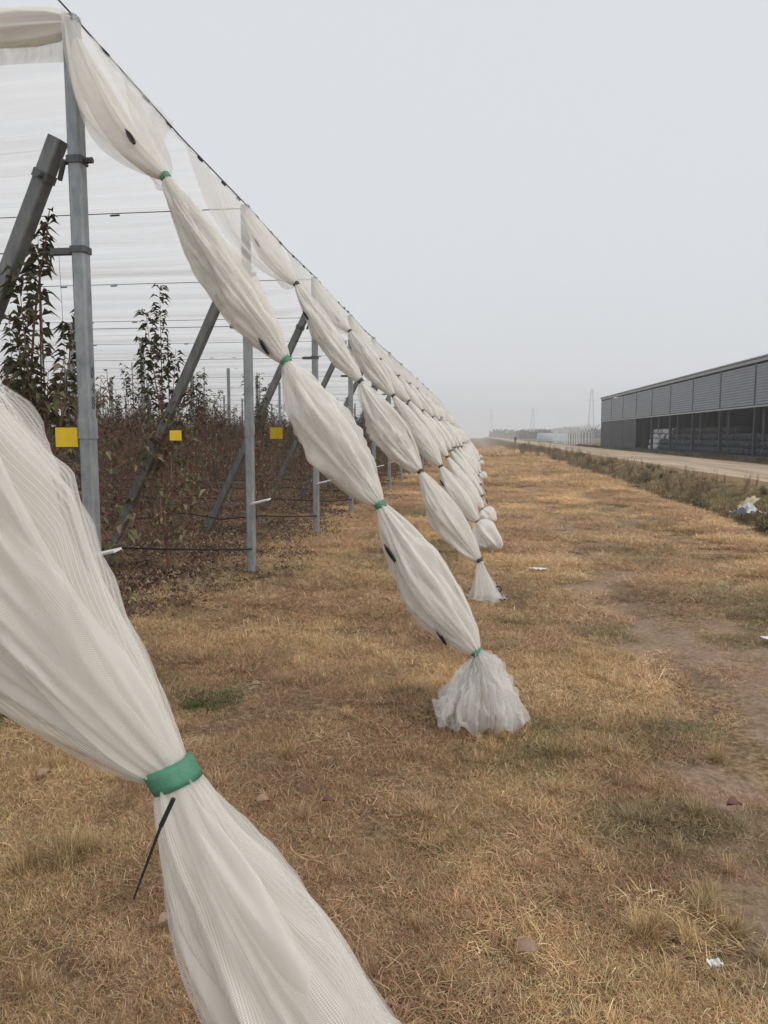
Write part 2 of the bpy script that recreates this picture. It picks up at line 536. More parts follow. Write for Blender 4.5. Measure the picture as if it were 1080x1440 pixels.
def sausage(A, B, R, rt, seed, nu, nv, out=1.0, flat=1.0, rough=1.0, skew=1.1, hang=.22, cloth=0.0):
    """a sleeve of gathered netting between two ties"""
    rs = random.Random(seed)
    d = B - A; ln = d.length; a, bv = frame_of(d)
    ph = [rs.uniform(0, 6.28) for _ in range(12)]
    ks = [rs.choice((2, 3)), rs.choice((4, 5, 6)), rs.choice((6, 7)), rs.choice((9, 10, 11)), rs.choice((14, 15, 17))]
    dr = [rs.uniform(-1.6, 1.6) for _ in range(5)]
    mb = MB(); vs = []; uv = []
    for j in range(nu + 1):
        s = j / nu
        prof = max(0.0, math.sin(math.pi * s ** skew)) ** .72
        r0 = rt + (R - rt) * prof
        tie = max(0.0, 1 - min(s, 1 - s) / (.17 if cloth > .9 else .20)) ** 1.3                 # 1 at the ties
        c0 = A.lerp(B, s) - a * (R * hang * prof)
        for k in range(nv + 1):
            f = 2 * math.pi * (k % nv) / nv
            w = .05 * math.sin(ks[0] * f + ph[0] + dr[0] * s * 2) + .045 * math.sin(ks[1] * f + ph[1] + dr[1] * s * 3)
            rb = 1 - (.97 if nu == 90 else .82) * cloth * (1 - tie)
            if cloth:
                q1 = noise.noise(Vector((1.5 * math.cos(f) + 5, 1.5 * math.sin(f), s * ln * 1.6 + seed)))
                q2 = noise.noise(Vector((3.2 * math.cos(f + .8 * s), 3.2 * math.sin(f + .8 * s), s * ln * 1.3 + seed * 2.1)))
                w += cloth * (1 - tie) * (.14 * (.5 - 3.2 * abs(q1)) + .11 * (.5 - 3.4 * abs(q2)))
            w += rb * (.035 + .03 * tie) * (1 - 2 * abs(math.sin(.5 * (ks[2] * f + ph[2] + dr[2] * s * 3))))
            w += rb * (.026 + .07 * tie) * (1 - 2 * abs(math.sin(.5 * (ks[3] * f + ph[3] + dr[3] * s * 2.2 + .8 * math.sin(4 * s)))))
            w += rb * (.012 + .06 * tie) * math.sin(ks[4] * f + ph[4] + dr[4] * s)
            w += (.05 + .07 * (1 - tie)) * noise.noise(Vector((2.2 * math.cos(f), 2.2 * math.sin(f), s * ln * 4 + seed * 3.3)))
            w *= min(1.0, .20 + min(s, 1 - s) / .10)
            r = r0 * (1 + w * 1.25 * rough) * (out if 0 < s < 1 else 1)
            p = c0 + a * (math.cos(f) * r) + bv * (math.sin(f) * r * flat)
            vs.append(p); uv.append((k / nv * 2 * math.pi * R, s * ln))
    n1 = nv + 1
    fs = [(j * n1 + k, j * n1 + k + 1, (j + 1) * n1 + k + 1, (j + 1) * n1 + k) for j in range(nu) for k in range(nv)]
    mb.add(vs, fs, None, uv)
    return mb


def loose_flap(A, B, R, rt, seed, nu, nv, ang0, ang1, out):
    """a loose outer sheet of the net lying over part of a sleeve"""
    rs = random.Random(seed); d = B - A; ln = d.length; a, bv = frame_of(d)
    p1, p2 = rs.uniform(0, 6), rs.uniform(0, 6)
    hang = .66 if abs(R - .146) < 1e-6 and A.z > 1 and B.z < 1.3 and nu == 90 else (.38 if nu == 90 else .22)
    vs, uv = [], []
    for j in range(nu + 1):
        s = j / nu
        prof = max(0.0, math.sin(math.pi * s ** 1.15)) ** .8
        for k in range(nv + 1):
            q = k / nv; f = ang0 + (ang1 - ang0) * q
            ed = math.sin(math.pi * q) ** .5
            r = rt + (R * (1 + out * (1 - .4 * ed)) - rt) * prof
            r *= 1 + .05 * math.sin(9 * f + p1 + 3 * s) + .05 * math.sin(5 * f + p2 - 4 * s) + .06 * noise.noise(Vector((q * 4, s * ln * 5, seed)))
            vs.append(A.lerp(B, s) - a * (R * hang * prof) + a * math.cos(f) * r + bv * math.sin(f) * r)
            uv.append((q * abs(ang1 - ang0) * R * 1.2, s * ln))
    n1 = nv + 1
    return MB().add(vs, [(j * n1 + k, j * n1 + k + 1, (j + 1) * n1 + k + 1, (j + 1) * n1 + k) for j in range(nu) for k in range(nv)], None, uv)


def funnel(A, T, B, rt, seed, nu, nv, halves=(1.7, 1.6), wire_z=None):
    """the net leaving the edge wire on both sides of a post and gathering into the first tie"""
    rs = random.Random(seed); a, bv = frame_of(B - A)
    ph = [rs.uniform(0, 6) for _ in range(4)]
    vs, uv = [], []
    for j in range(nu + 1):
        s = j / nu
        rr = rt * s + .105 * max(0, math.sin(math.pi * s)) ** .8
        for k in range(nv + 1):
            q = -1 + 2 * k / nv
            f = q * math.pi; half = halves[0] if q < 0 else halves[1]
            sp = (1 - s) ** 1.15 if q < 0 else (1 - s ** 1.9) * (1 - .35 * math.sin(math.pi * s))
            fold = .035 * math.sin(math.pi * s) * (math.sin(17 * q + ph[0]) + .7 * math.sin(31 * q + ph[1] + 2 * s))
            fold += .03 * noise.noise(Vector((q * 6, s * 3, seed + .5))) * min(1, 4 * s)
            g_ = T.lerp(B, s)
            p = g_ + Vector((0, q * half * sp, 0)) + a * (math.cos(f) * rr) + bv * (-math.sin(f) * rr)
            p += Vector((fold * .8, fold * .4, 0)) - a * (.07 * math.sin(math.pi * s))
            p.z -= .10 * math.sin(math.pi * s) * abs(q) + (.02 * abs(math.sin(3.14 * 6 * q)) * (1 - s))
            if wire_z is not None: p.z = min(p.z, wire_z + .02)
            vs.append(p); uv.append((q * half, s * (B - A).length))
    n1 = nv + 1
    return MB().add(vs, [(j * n1 + k, j * n1 + k + 1, (j + 1) * n1 + k + 1, (j + 1) * n1 + k) for j in range(nu) for k in range(nv)], None, uv)


def tail_sheet(A, end, spread, seed, nu, nv, lift=0.0, cone=False, rt=.03):
    """the free end of the net: a skirt that falls from the last tie and crumples on the ground"""
    rs = random.Random(seed)
    ph = [rs.uniform(0, 6.28) for _ in range(6)]
    kk = [rs.choice((3, 4)), rs.choice((5, 6)), rs.choice((8, 9)), rs.choice((13, 15))]
    vs, uv = [], []
    for j in range(nu + 1):
        s = j / nu
        drop = min(1.0, s / .62); run = max(0.0, (s - .62) / .38)
        c0 = A.lerp(end, drop ** .9)
        for k in range(nv + 1):
            f = 2 * math.pi * (k % nv) / nv
            lob = 1 + .22 * math.sin(kk[0] * f + ph[0]) * s + .16 * math.sin(kk[1] * f + ph[1]) * s
            fold = 1 - 2 * abs(math.sin(.5 * (kk[2] * f + ph[2] + 1.2 * s)))
            fine_ = math.sin(kk[3] * f + ph[3] + 2 * s)
            r = rt + spread * (drop ** (1.1 if cone else .6)) * .8 + spread * (.2 if cone else .35) * run
            r *= lob * (1 + .20 * fold * (.3 + s) + .07 * fine_)
            x = c0.x + math.cos(f) * r; y = c0.y + math.sin(f) * r * .9
            z = c0.z + (.05 * fold * run) * (1 if not cone else .4)
            z += run * (.03 if cone else .13) * max(0, math.sin(kk[1] * f + ph[4])) * (1 - run * .4)
            z += (0 if cone else .05) * noise.noise(Vector((math.cos(f) * 3, math.sin(f) * 3, s * 6 + seed)))
            z += .05 * noise.noise(Vector((x * 9, y * 9, seed))) * s
            z = max(z, .012 + lift * .02 + .012 * fold)
            vs.append((x, y, z)); uv.append((k / nv * 2 * math.pi * spread, s * .6))
    n1 = nv + 1
    return MB().add(vs, [(j * n1 + k, j * n1 + k + 1, (j + 1) * n1 + k + 1, (j + 1) * n1 + k) for j in range(nu) for k in range(nv)], None, uv)


def heap(A, end, wd, seed, nu, nv, rt=.024):
    """a crumpled bag-like heap of net under the last tie, tucked in at the ground"""
    rs = random.Random(seed); ph = [rs.uniform(0, 6.28) for _ in range(4)]; vs, uv = [], []
    for j in range(nu + 1):
        s = j / nu; c = A.lerp(end, s ** .95)
        prof = (.22 * s + .86 * float(sstep(.12, .80, s))) * (1 - .40 * max(0, (s - .80) / .20) ** 2)
        for k in range(nv + 1):
            f = 2 * math.pi * (k % nv) / nv
            cf, sf = math.cos(f), math.sin(f)
            n1_ = noise.noise(Vector((2.1 * cf, 2.1 * sf, s * 1.6 + seed)))
            n2_ = noise.noise(Vector((4.4 * cf + s, 4.4 * sf, s * 3.4 + seed * 2)))
            n3_ = noise.noise(Vector((9 * cf, 9 * sf + s, s * 5 + seed * 3)))
            pleat = 1 - 2 * abs(math.sin(4.5 * f + ph[0] + 1.5 * n1_))
            r = rt + wd * prof * (1 + .95 * n1_ + .38 * (.7 - 3 * abs(n2_)) * min(1, s * 3) + .20 * (.7 - 3 * abs(n3_)) * s + .07 * pleat)
            x, y = c.x + cf * r, c.y + sf * r * .95
            z = c.z + s * (.09 * n2_ + .05 * n3_ + .05 * math.sin(3 * f + ph[1]) * s)
            vs.append((x, y, max(z, .008 + .014 * (1 + n3_ * 2)))); uv.append((k / nv * 6.28 * wd, s * .5))
    n1 = nv + 1
    return MB().add(vs, [(j * n1 + k, j * n1 + k + 1, (j + 1) * n1 + k + 1, (j + 1) * n1 + k) for j in range(nu) for k in range(nv)], None, uv)


def veil(A, end, az, half_, reach, bulge, seed, nu=44, nv=40):
    """one thin sheet of net falling from the tie and spreading on the ground"""
    d = (end - A); vs, uv = [], []
    for j in range(nu + 1):
        s = j / nu
        for k in range(nv + 1):
            q = -1 + 2 * k / nv
            an = az + half_ * q
            rc = reach * (1 + .30 * noise.noise(Vector((q * 1.7, seed * 3.1, 1))) + .12 * noise.noise(Vector((q * 5, seed * 2.2, 4))))
            out_ = .022 + (rc - .022) * float(sstep(.10, .92, s)) ** .9
            g_ = A + d * min(1, s * 1.05)
            n1_ = noise.noise(Vector((q * 2.2, s * 2.4, seed * 1.7))); n2_ = noise.noise(Vector((q * 5 + s, s * 4.5, seed * 2.9)))
            rid = (.6 - 3 * abs(n1_)) * .045 + (.6 - 3 * abs(n2_)) * .024 + .012 * math.sin(11 * q + 3 * s + seed) * (1 - s)
            rr = out_ + rid * min(1, s * 2.5)
            z = g_.z + bulge * math.sin(math.pi * min(1, s * 1.02)) ** .8 + rid * .9 * min(1, 3 * s)
            if s > .86: z += .03 * math.sin(6 * q + seed) * (s - .86) / .14 + .015
            vs.append((g_.x + math.cos(an) * rr, g_.y + math.sin(an) * rr, max(z, .012 + .010 * (1 + 2 * n2_))))
            uv.append((q * half_ * .15, s * .45))
    n1 = nv + 1
    return MB().add(vs, [(j * n1 + k, j * n1 + k + 1, (j + 1) * n1 + k + 1, (j + 1) * n1 + k) for j in range(nu) for k in range(nv)], None, uv)


def band_mesh(c, d, r, w, n=24, seed=0):
    a, bv = frame_of(d); d = d.normalized(); mb = MB(); vs = []
    rs = random.Random(seed); tl = rs.uniform(-.25, .25)
    prof = [(-.5, 0), (-.5, 1), (-.2, 1.015), (.2, 1.01), (.5, 1), (.5, 0)]
    for (u, q) in prof:
        for k in range(n):
            f = 2 * math.pi * k / n
            rr = (r * (.8 if q == 0 else q)) * (1 + .04 * math.sin(3 * f + seed) + .02 * math.sin(7 * f))
            vs.append(c + d * (u * w + tl * rr * math.cos(f)) + (a * math.cos(f) + bv * math.sin(f)) * rr)
    fs = [(j * n + k, j * n + (k + 1) % n, (j + 1) * n + (k + 1) % n, (j + 1) * n + k) for j in range(len(prof) - 1) for k in range(n)]
    return mb.add(vs, fs)


def clip_mesh(c, d, nrm, ln=.055, w=.011):
    """small dark oval net clip lying on the net"""
    d = d.normalized(); nrm = nrm.normalized(); t = d.cross(nrm); mb = MB()
    outer = [c + d * (ln * math.cos(f)) + t * (w * math.sin(f)) + nrm * .002 for f in np.linspace(0, 2 * math.pi, 13)[:-1]]
    mb.tube(outer + [outer[0]], .006, 4, cap=False)
    mb.tube([c - d * ln * 1.3, c + d * ln * .6], .005, 4)
    mb.tube([c - d * ln * .2 + t * w, c - t * w], .004, 4)
    return mb


def make_net(i, hi):
    root = empty("net_bundle", (XP, ROW_Y[i], row_z(i)))
    A, B = guy_points(i)
    nu, nv = {2: (90, 150), 1: (56, 84), 0: (20, 30)}[hi]
    core_m, out_m = (M_net_near_core if hi == 2 else M_net_core), (M_net_near if hi == 2 else M_net_outer)
    P_ = lambda t: A.lerp(B, t)
    TIES = ties(i)
    d = (B - A).normalized(); a, bv = frame_of(d)
    rt = .026
    o = funnel(A, Vector((0, 0, TOP[i] - .01)), P_(TIES[0]), rt, 11 + i, 26 if hi else 12, 120 if hi else 30, (.12 if i == 1 else 1.7, 1.6), TOP[i] - .02).build("net_section", M_net_outer, root, True)
    o = sausage(P_(.012), P_(TIES[0]), .092, rt, 5 + i, nu, nv, 1, 1.1, 1.3, .9, .9).build("net_section", core_m, root, True)
    R = {0: (.15, .146, .122), 1: (.130, .146, .140)}.get(i, (.140 + .02 * math.sin(i * 2.1), .150 + .015 * math.sin(i * 3.3), .152 + .02 * math.cos(i * 1.7)))
    for q in range(3):
        a0, a1 = P_(TIES[q]), P_(TIES[q + 1])
        jr = random.Random(i * 17 + q)
        sk = (1.05 if i == 0 else 1.12 + (jr.uniform(-.12, .2) if i > 1 else 0)) if q < 2 else (1.0 if i == 0 else 1.25 + (jr.uniform(-.2, .2) if i > 1 else 0))
        ro = 1.5 if i == 0 else 1.25; hg = (.45, .66, .38)[q] if i == 0 else (.22 if i < 2 else jr.uniform(.15, .5))
        sec = sausage(a0, a1, R[q] * (.78 if i == 0 else .86), rt * .96, 31 * i + q, nu, nv, 1, .95, ro, sk, hg, .8 if hi else .3).build("net_section", core_m, root, True)
        outer = sausage(a0, a1, R[q], rt, 31 * i + q + 400, nu, nv, 1.0, 1.0, ro * 1.1, sk * .98, hg, 1.0 if hi else .4)
        if hi:
            fl = loose_flap(a0, a1, R[q], rt, i * 7 + q, nu, nv // 3, 1.2 + i + q, 3.4 + i + q, .17)
            outer.add(fl.v, fl.f, None, fl.uv)
        outer.build("loose_layer", out_m, sec, True)
    for q, t in enumerate(TIES):
        bm_ = M_band if i in (0, 1) else M_band_dark
        band_mesh(P_(t), d, rt * (1.46 if i == 0 else 1.3), .036 if i == 0 else .042, 24 if hi else 10, q).build("tie_band", bm_, root, True)
    if i == 1:
        # crumpled heap at the ground
        e = Vector((B.x - .22, B.y - .06, .04))
        top = P_(TIES[3])
        heap(top, e + Vector((0, 0, .03)), .072, 3, 60, 110).build("net_tail", M_net_tail, root, True)
        for (az, half_, reach, bulge, sd) in ((.1, 1.0, .165, .13, 1), (3.1, .75, .235, .02, 2), (-1.2, .9, .135, .07, 3), (1.5, .9, .13, .09, 4), (-2.4, .7, .20, .03, 5), (-.5, .7, .19, .07, 6), (-1.7, .6, .09, .10, 7)):
            veil(top, e, az, half_, reach, bulge, sd).build("net_tail", M_net_tail, root, True)
    elif i in (3, 4):
        e = Vector((B.x - .08, B.y, .10))
        sausage(P_(TIES[3]), B + Vector((.06, 0, -.02)), .17, rt, 77 + i, 24, 48, 1, 1, 2.0, .8).build("net_tail", M_net_core, root, True)
        tail_sheet(P_(TIES[3]), e, .12, i, 20, 50, 0, True).build("net_tail", M_net_tail, root, True)
    else:
        e = Vector((B.x - .16, B.y - .02, .03))
        cn = tail_sheet(P_(TIES[3]), e, .15, 50 + i, 30 if hi else 12, 80 if hi else 24, 0, True)
        cn.build("net_tail", M_net_tail, root, True)
        if hi: tail_sheet(P_(TIES[3]), e, .12, 60 + i, 30, 60, 1, True).build("net_tail", M_net_tail, root, True)
    return root


nets = []
for i in range(36):
    if i < 8:
        o = make_net(i, 2 if i == 0 else (1 if i < 4 else 0))
    else:
        o = copy_thing(nets[4 + (i % 4)], (XP, ROW_Y[i], row_z(i)))
    lab = {0: "large white net bundle close to the camera with a green tie and black cable tie",
           1: "white net tied by four green bands, its tail in a crumpled heap on the grass",
           2: "white net sleeve with dark ties ending in a small tent-shaped tail",
           3: "white net sleeve ending in a small round bag-like tail beside the tent-shaped one",
           4: "white net sleeve whose round white puffed tail lies farther back"}.get(i, "white tied net sleeve hanging down the guy wire of the %s" % rowname(i))
    tag(o, lab, "net", "tied net sleeves along the orchard edge")
    nets.append(o)

# cable tie hanging from the green band of the near bundle, clips on the nearest nets
A0, B0 = guy_points(0)
d0 = (B0 - A0).normalized(); a0_, b0_ = frame_of(d0)
tp = A0.lerp(B0, ties(0)[2])
off = Vector((XP, ROW_Y[0], 0))
# black cable tie under the green band of the near bundle
ct = MB()
side = -b0_ if b0_.y > 0 else b0_
s0 = tp + side * .062 + Vector((.042, -.006, -.004))
s1 = s0 + Vector((-.018, -.006, -.04)); s2 = s0 + Vector((-.060, -.012, -.150))
ct.tube([s0, s1], [.0034, .0036], 6)
ct.tube([s1, s1.lerp(s2, .5), s2], [.0024, .0021, .0014], 5)
ct.build("cable_tie", M_black, nets[0])

def add_clip(i, t, ang, R, ln=.05):
    A, B = guy_points(i); d = (B - A).normalized(); a, bv = frame_of(d)
    nrm = a * math.cos(ang) + bv * math.sin(ang)
    c = A.lerp(B, t) - a * (R * .2) + nrm * R
    clip_mesh(c, d, nrm, ln).build("clip", M_black, nets[i])
sgn = 1 if frame_of(guy_points(1)[1] - guy_points(1)[0])[1].y < 0 else -1
for (i, t, ang, R) in ((1, .175, sgn * 1.5, .10), (1, .482, sgn * 2.0, .07), (1, .765, sgn * 2.0, .115), (1, .872, sgn * 2.2, .115),
                       (2, .10, sgn * 1.9, .13), (2, .30, sgn * 1.9, .12), (3, .17, sgn * 1.6, .10), (3, .60, sgn * 1.9, .15), (3, .77, sgn * 1.8, .15)):
    add_clip(i, t, ang, R, .05)

# ------------------------------------------------------------------ edge wire, roof net, row wires, hoses
pts = []
for i in range(36):
    pts.append((XP, ROW_Y[i], row_z(i) + TOP[i]))
    if i < 35: pts.append((XP, .5 * (ROW_Y[i] + ROW_Y[i + 1]), .5 * (row_z(i) + TOP[i] + row_z(i + 1) + TOP[i + 1]) - .03))
ew = empty("edge_wire", (XP, ROW_Y[0], 4.2))
mb = MB().tube([Vector(p) - Vector((XP, ROW_Y[0], 4.2)) for p in pts], .006, 5); mb.build("cable", M_wire, ew)
me_clip = None
for i in range(1, 12):
    for q in (.12, .3, .42, .62, .8, .93):
        y = ROW_Y[i] + q * (ROW_Y[i + 1] - ROW_Y[i]); z = row_z(i) + TOP[i] + (TOP[i + 1] - TOP[i]) * q - .06 * (1 - abs(2 * q - 1)) * .5
        if me_clip is None: me_clip = MB().tube([(0, -.05, 0), (0, .05, 0)], .012, 5).mesh("clip", M_black)
        put("clip", me_clip, ew, (.0, y - ROW_Y[0], z - 4.2))
tag(ew, "dark wire running along the tops of the end posts, holding the net edge", "wire")

canopy = empty("net_canopy", (XP, 4.7, 4.1))
def panel_mesh(L_, za, zb, seed, first=False):
    nxp, nyp = 26, 84
    rs = random.Random(seed); vs, uv = [], []
    xsn = [0, -.3, -.7, -1.2, -1.8, -2.6, -3.5, -4.6, -6, -7.5, -9, -11, -13, -15.5, -18, -21, -24, -28, -32, -37, -42, -48, -54, -60, -68, -76, -84]
    for j in range(nyp + 1):
        v = j / nyp
        for k, x in enumerate(xsn):
            sag = -.17 * math.sin(math.pi * v)
            pl = .042 * (1 - 3 * abs(noise.noise(Vector((x * .08, v * 15, seed))))) + .018 * noise.noise(Vector((x * .3, v * 60, seed + 4)))
            pl += .05 * noise.noise(Vector((x * .25, v * 5, seed + 9)))
            e = min(1, 6 * v, 6 * (1 - v))
            vs.append((x, v * L_, za + (zb - za) * v + (sag + pl * e) * min(1, .25 + abs(x) * .5)))
            uv.append((v * L_ * .30, x * .06))
    n1 = len(xsn)
    return MB().add(vs, [(j * n1 + k, j * n1 + k + 1, (j + 1) * n1 + k + 1, (j + 1) * n1 + k) for j in range(nyp) for k in range(n1 - 1)], None, uv)
shared = []
for i in range(1, 35):
    L_ = ROW_Y[i + 1] - ROW_Y[i]
    za, zb = TOP[i] + row_z(i) - 4.1, TOP[i + 1] + row_z(i + 1) - 4.1
    if i < 7:
        o = panel_mesh(L_, za, zb, i).build("net_panel", M_net_roof, canopy, True, (0, ROW_Y[i] - 4.7, 0))
        if i >= 4: shared.append(o.data)
    else:
        o = put("net_panel", shared[i % 3], canopy, (0, ROW_Y[i] - 4.7, row_z(i)))
        o.scale = (1, L_ / 3.35, 1)
# gathered roll of netting along the row of the numbered post
rollm = MB(); vs, uv = [], []
for j in range(41):
    x = .05 - j * .16
    for k in range(37):
        f = 2 * math.pi * (k % 36) / 36
        r = .095 * min(1, .25 + (.06 - x) * 3.5) * (1 + .10 * math.sin(5 * f + x * 1.8) + .07 * math.sin(9 * f - 2 * x) + .30 * noise.noise(Vector((math.cos(f) * 2, math.sin(f) * 2, x * 1.2))))
        vs.append((x, math.cos(f) * r * 1.1, .10 + math.sin(f) * r + .02 * math.sin(x * 2))); uv.append((k / 36 * .6, x))
rollm.add(vs, [(j * 37 + k, j * 37 + k + 1, (j + 1) * 37 + k + 1, (j + 1) * 37 + k) for j in range(40) for k in range(36)], None, uv)
rollm.build("net_roll", M_net_core, canopy, True)
vs, uv = [], []
for j in range(61):
    x = .0 - j * .11
    for k in range(9):
        q = k / 8
        vs.append((x, .03 + .03 * math.sin(5 * q + x * 3), .05 - q * (.19 + .02 * math.sin(x * 2.2)) ))
        uv.append((x, q * .2))
MB().add(vs, [(j * 9 + k, j * 9 + k + 1, (j + 1) * 9 + k + 1, (j + 1) * 9 + k) for j in range(60) for k in range(8)], None, uv).build("net_hem", M_net_outer, canopy, True)
tag(canopy, "pale white net roof stretched over the orchard, gathered in a roll at the front", "net roof")

for i in range(1, 16):
    z0 = row_z(i); y = ROW_Y[i]
    def wob(z, r, n=18, amp=.02, ln=56, sag=0.0, seed=0):
        pts = [(-.05 - ln * (k / n) ** 1.3, amp * noise.noise(Vector((k * .7, i, seed))), z + sag * noise.noise(Vector((k * .9, i + 5, seed)))) for k in range(n + 1)]
        return pts
    nm = rowname(i)
    o = MB().tube(wob(TOP[i] - .05, 0, seed=1), .0055, 5)
    for k in range(1, 14):
        x = -.6 - k * 1.25 - .4 * math.sin(k * 3 + i)
        o.tube([(x, 0, TOP[i] - .07), (x - .11, 0, TOP[i] - .072)], .011, 4)
    tag(o.build("roof_wire", M_wire, None, False, (XP, y, z0)), "dark wire with small clips under the net roof along the %s" % nm, "wire", "roof wires across the orchard")
    tag(MB().tube(wob(2.815, 0, seed=2), .004, 5).build("trellis_wire", M_wire, None, False, (XP, y, z0)), "thin trellis wire at bracket height along the %s" % nm, "wire", "trellis wires of the tree rows")
    if i >= 2 and i < 9:
        h = MB().tube([(.02, -.06, .30)] + [(p[0], p[1] - .07, p[2]) for p in wob(.27, 0, 30, .1, 30, .10, 3)[1:]], .011, 6)
        tag(h.build("drip_hose", M_black, None, True, (XP, y, z0)), "black drip hose hung low along the tree trunks of the %s" % nm, "hose", "drip hoses of the tree rows")
    if 1 < i < 9:
        tag(MB().tube(wob(.80, 0, seed=5, sag=.05), .004, 5).build("trellis_wire", M_wire, None, False, (XP, y, z0)), "lowest trellis wire at knee height along the %s" % nm, "wire", "trellis wires of the tree rows")

# interior posts
me_ip = MB().cbox((-.045, -.045, -.1), (.045, .045, 3.97), .01).mesh("orchard_post", M_steel)
for i in range(2, 16):
    k = 0
    while True:
        x = XP - 6 * (k + 1)
        if -x > .70 * ROW_Y[i] + .5: break
        o = put("orchard_post", me_ip, None, (x, ROW_Y[i], row_z(i)))
        tag(o, "grey post standing among the trees in the %s, %s from the row's end" % (rowname(i), ORD[k]), "post", "posts inside the orchard")
        k += 1

# ------------------------------------------------------------------ pear trees
LEAFC = [(.05, .06, .028), (.065, .078, .036), (.09, .10, .045), (.11, .10, .05), (.10, .075, .05), (.09, .05, .04), (.17, .135, .085), (.075, .07, .045), (.14, .14, .085)]
TIPC = [(.035, .045, .02), (.05, .06, .027), (.045, .04, .025), (.06, .045, .03)]

def add_leaf(mb, p, d, ln, w, col, rs):
    """one curled pear leaf: two halves folded along the midrib, drooping at the tip"""
    d = d.normalized()
    up_ = Vector((0, 0, 1)); s = d.cross(up_)
    if s.length < .05: s = Vector((1, 0, 0))
    s.normalize(); nn = s.cross(d).normalized()
    a = rs.uniform(-.7, .7); s2 = s * math.cos(a) + nn * math.sin(a); n2_ = nn * math.cos(a) - s * math.sin(a)
    m1 = p + d * (ln * .45) + Vector((0, 0, -.02 * ln)); tip = p + d * ln * .9 + Vector((0, 0, -ln * .42))
    l_ = m1 + s2 * w * .5 + n2_ * w * .28; r_ = m1 - s2 * w * .5 + n2_ * w * .28
    mb.add([p, l_, m1, r_, tip], [(0, 2, 1), (0, 3, 2), (1, 2, 4), (2, 3, 4)], col)

def tree_meshes(seed, hi=True, tall=None, dens=1.0, sec=2.75, lf=1.0):
    rs = random.Random(seed)
    wood, lv = MB(), MB()
    H = 1.75
    tr = [Vector((.04 * math.sin(seed + z * 2.3), .03 * math.cos(seed * 2 + z * 2), z)) for z in (-.03, .4, .8, 1.2, H)]
    wood.tube(tr, [.026, .022, .019, .015, .012], 6)
    def at(z):
        z = max(0, min(H, z)); k = min(3, int(z / .4)); a_, c_ = tr[k], tr[k + 1]; k = k
        return a_.lerp(c_, (z - a_.z) / (c_.z - a_.z))
    def pick(pal): 
        c = rs.choice(pal); k = rs.uniform(.75, 1.25); return tuple(x * k * 1.95 for x in c)
    # upright shoots
    for k in range(tall[0] if tall else rs.choice((4, 5, 6))):
        z0 = rs.uniform(.9, H); p = at(z0).copy()
        top = (tall[1] if tall and k == 0 else rs.uniform(2.0, sec if k else 2.95))
        az = rs.uniform(0, 6.28); sp = (rs.uniform(.14, .42) if tall else rs.uniform(.05, .32)) if k else .05
        if tall: az = k * 2.3 + .4
        path = []
        n = 7
        for q in range(n + 1):
            u = q / n
            path.append(Vector((p.x + math.cos(az) * sp * (u ** .6), p.y + math.sin(az) * sp * (u ** .6), p.z + (top - p.z) * u)))
        wood.tube(path, [.010 - .0085 * q / n for q in range(n + 1)], 5)
        cnt = int((top - z0) * 46 * dens)
        for q in range(cnt):
            u = rs.uniform(.38 if tall else .22, 1.0) ** .8; j = min(n - 1, int(u * n)); b_ = path[j].lerp(path[j + 1], u * n - j)
            az2 = q * 2.4 + rs.uniform(-.4, .4)
            d = Vector((math.cos(az2), math.sin(az2), rs.uniform(-.1, .5)))
            add_leaf(lv, b_ + d * .012, d, rs.uniform(.07, .125) * lf, rs.uniform(.032, .05) * lf, pick(TIPC), rs)
    # side branches
    for k in range(21):
        z0 = .30 + 1.5 * k / 20 + rs.uniform(-.05, .05); p = at(z0)
        az = k * 2.4 + rs.uniform(-.5, .5); ln = rs.uniform(.35, .75) * (1.05 - .25 * z0 / H)
        path = []; n = 5; rise = rs.uniform(-.12, .30)
        for q in range(n + 1):
            u = q / n
            path.append(p + Vector((math.cos(az + .35 * u) * ln * u, math.sin(az + .35 * u) * ln * u * .8, rise * u * u + .05 * math.sin(u * 5 + k))))
        wood.tube(path, [.0085 - .006 * q / n for q in range(n + 1)], 4)
        twigs = []
        for t in range(5):
            u = rs.uniform(.2, .95); j = min(n - 1, int(u * n)); b_ = path[j].lerp(path[j + 1], u * n - j)
            e = b_ + Vector((rs.uniform(-.2, .2), rs.uniform(-.2, .2), rs.uniform(.06, .36)))
            wood.tube([b_, b_.lerp(e, .5) + Vector((.01, .01, 0)), e], [.005, .004, .0025], 4)
            twigs.append((b_, e))
        for q in range(int(27 * dens)):
            if rs.random() < .45:
                u = rs.uniform(.15, 1); j = min(n - 1, int(u * n)); b_ = path[j].lerp(path[j + 1], u * n - j)
            else:
                t = rs.choice(twigs); b_ = t[0].lerp(t[1], rs.uniform(.1, 1))
            az2 = rs.uniform(0, 6.28)
            d = Vector((math.cos(az2), math.sin(az2), rs.uniform(-.6, .5)))
            add_leaf(lv, b_, d, rs.uniform(.06, .10) * lf, rs.uniform(.03, .048) * lf, pick(LEAFC), rs)
    return wood, lv

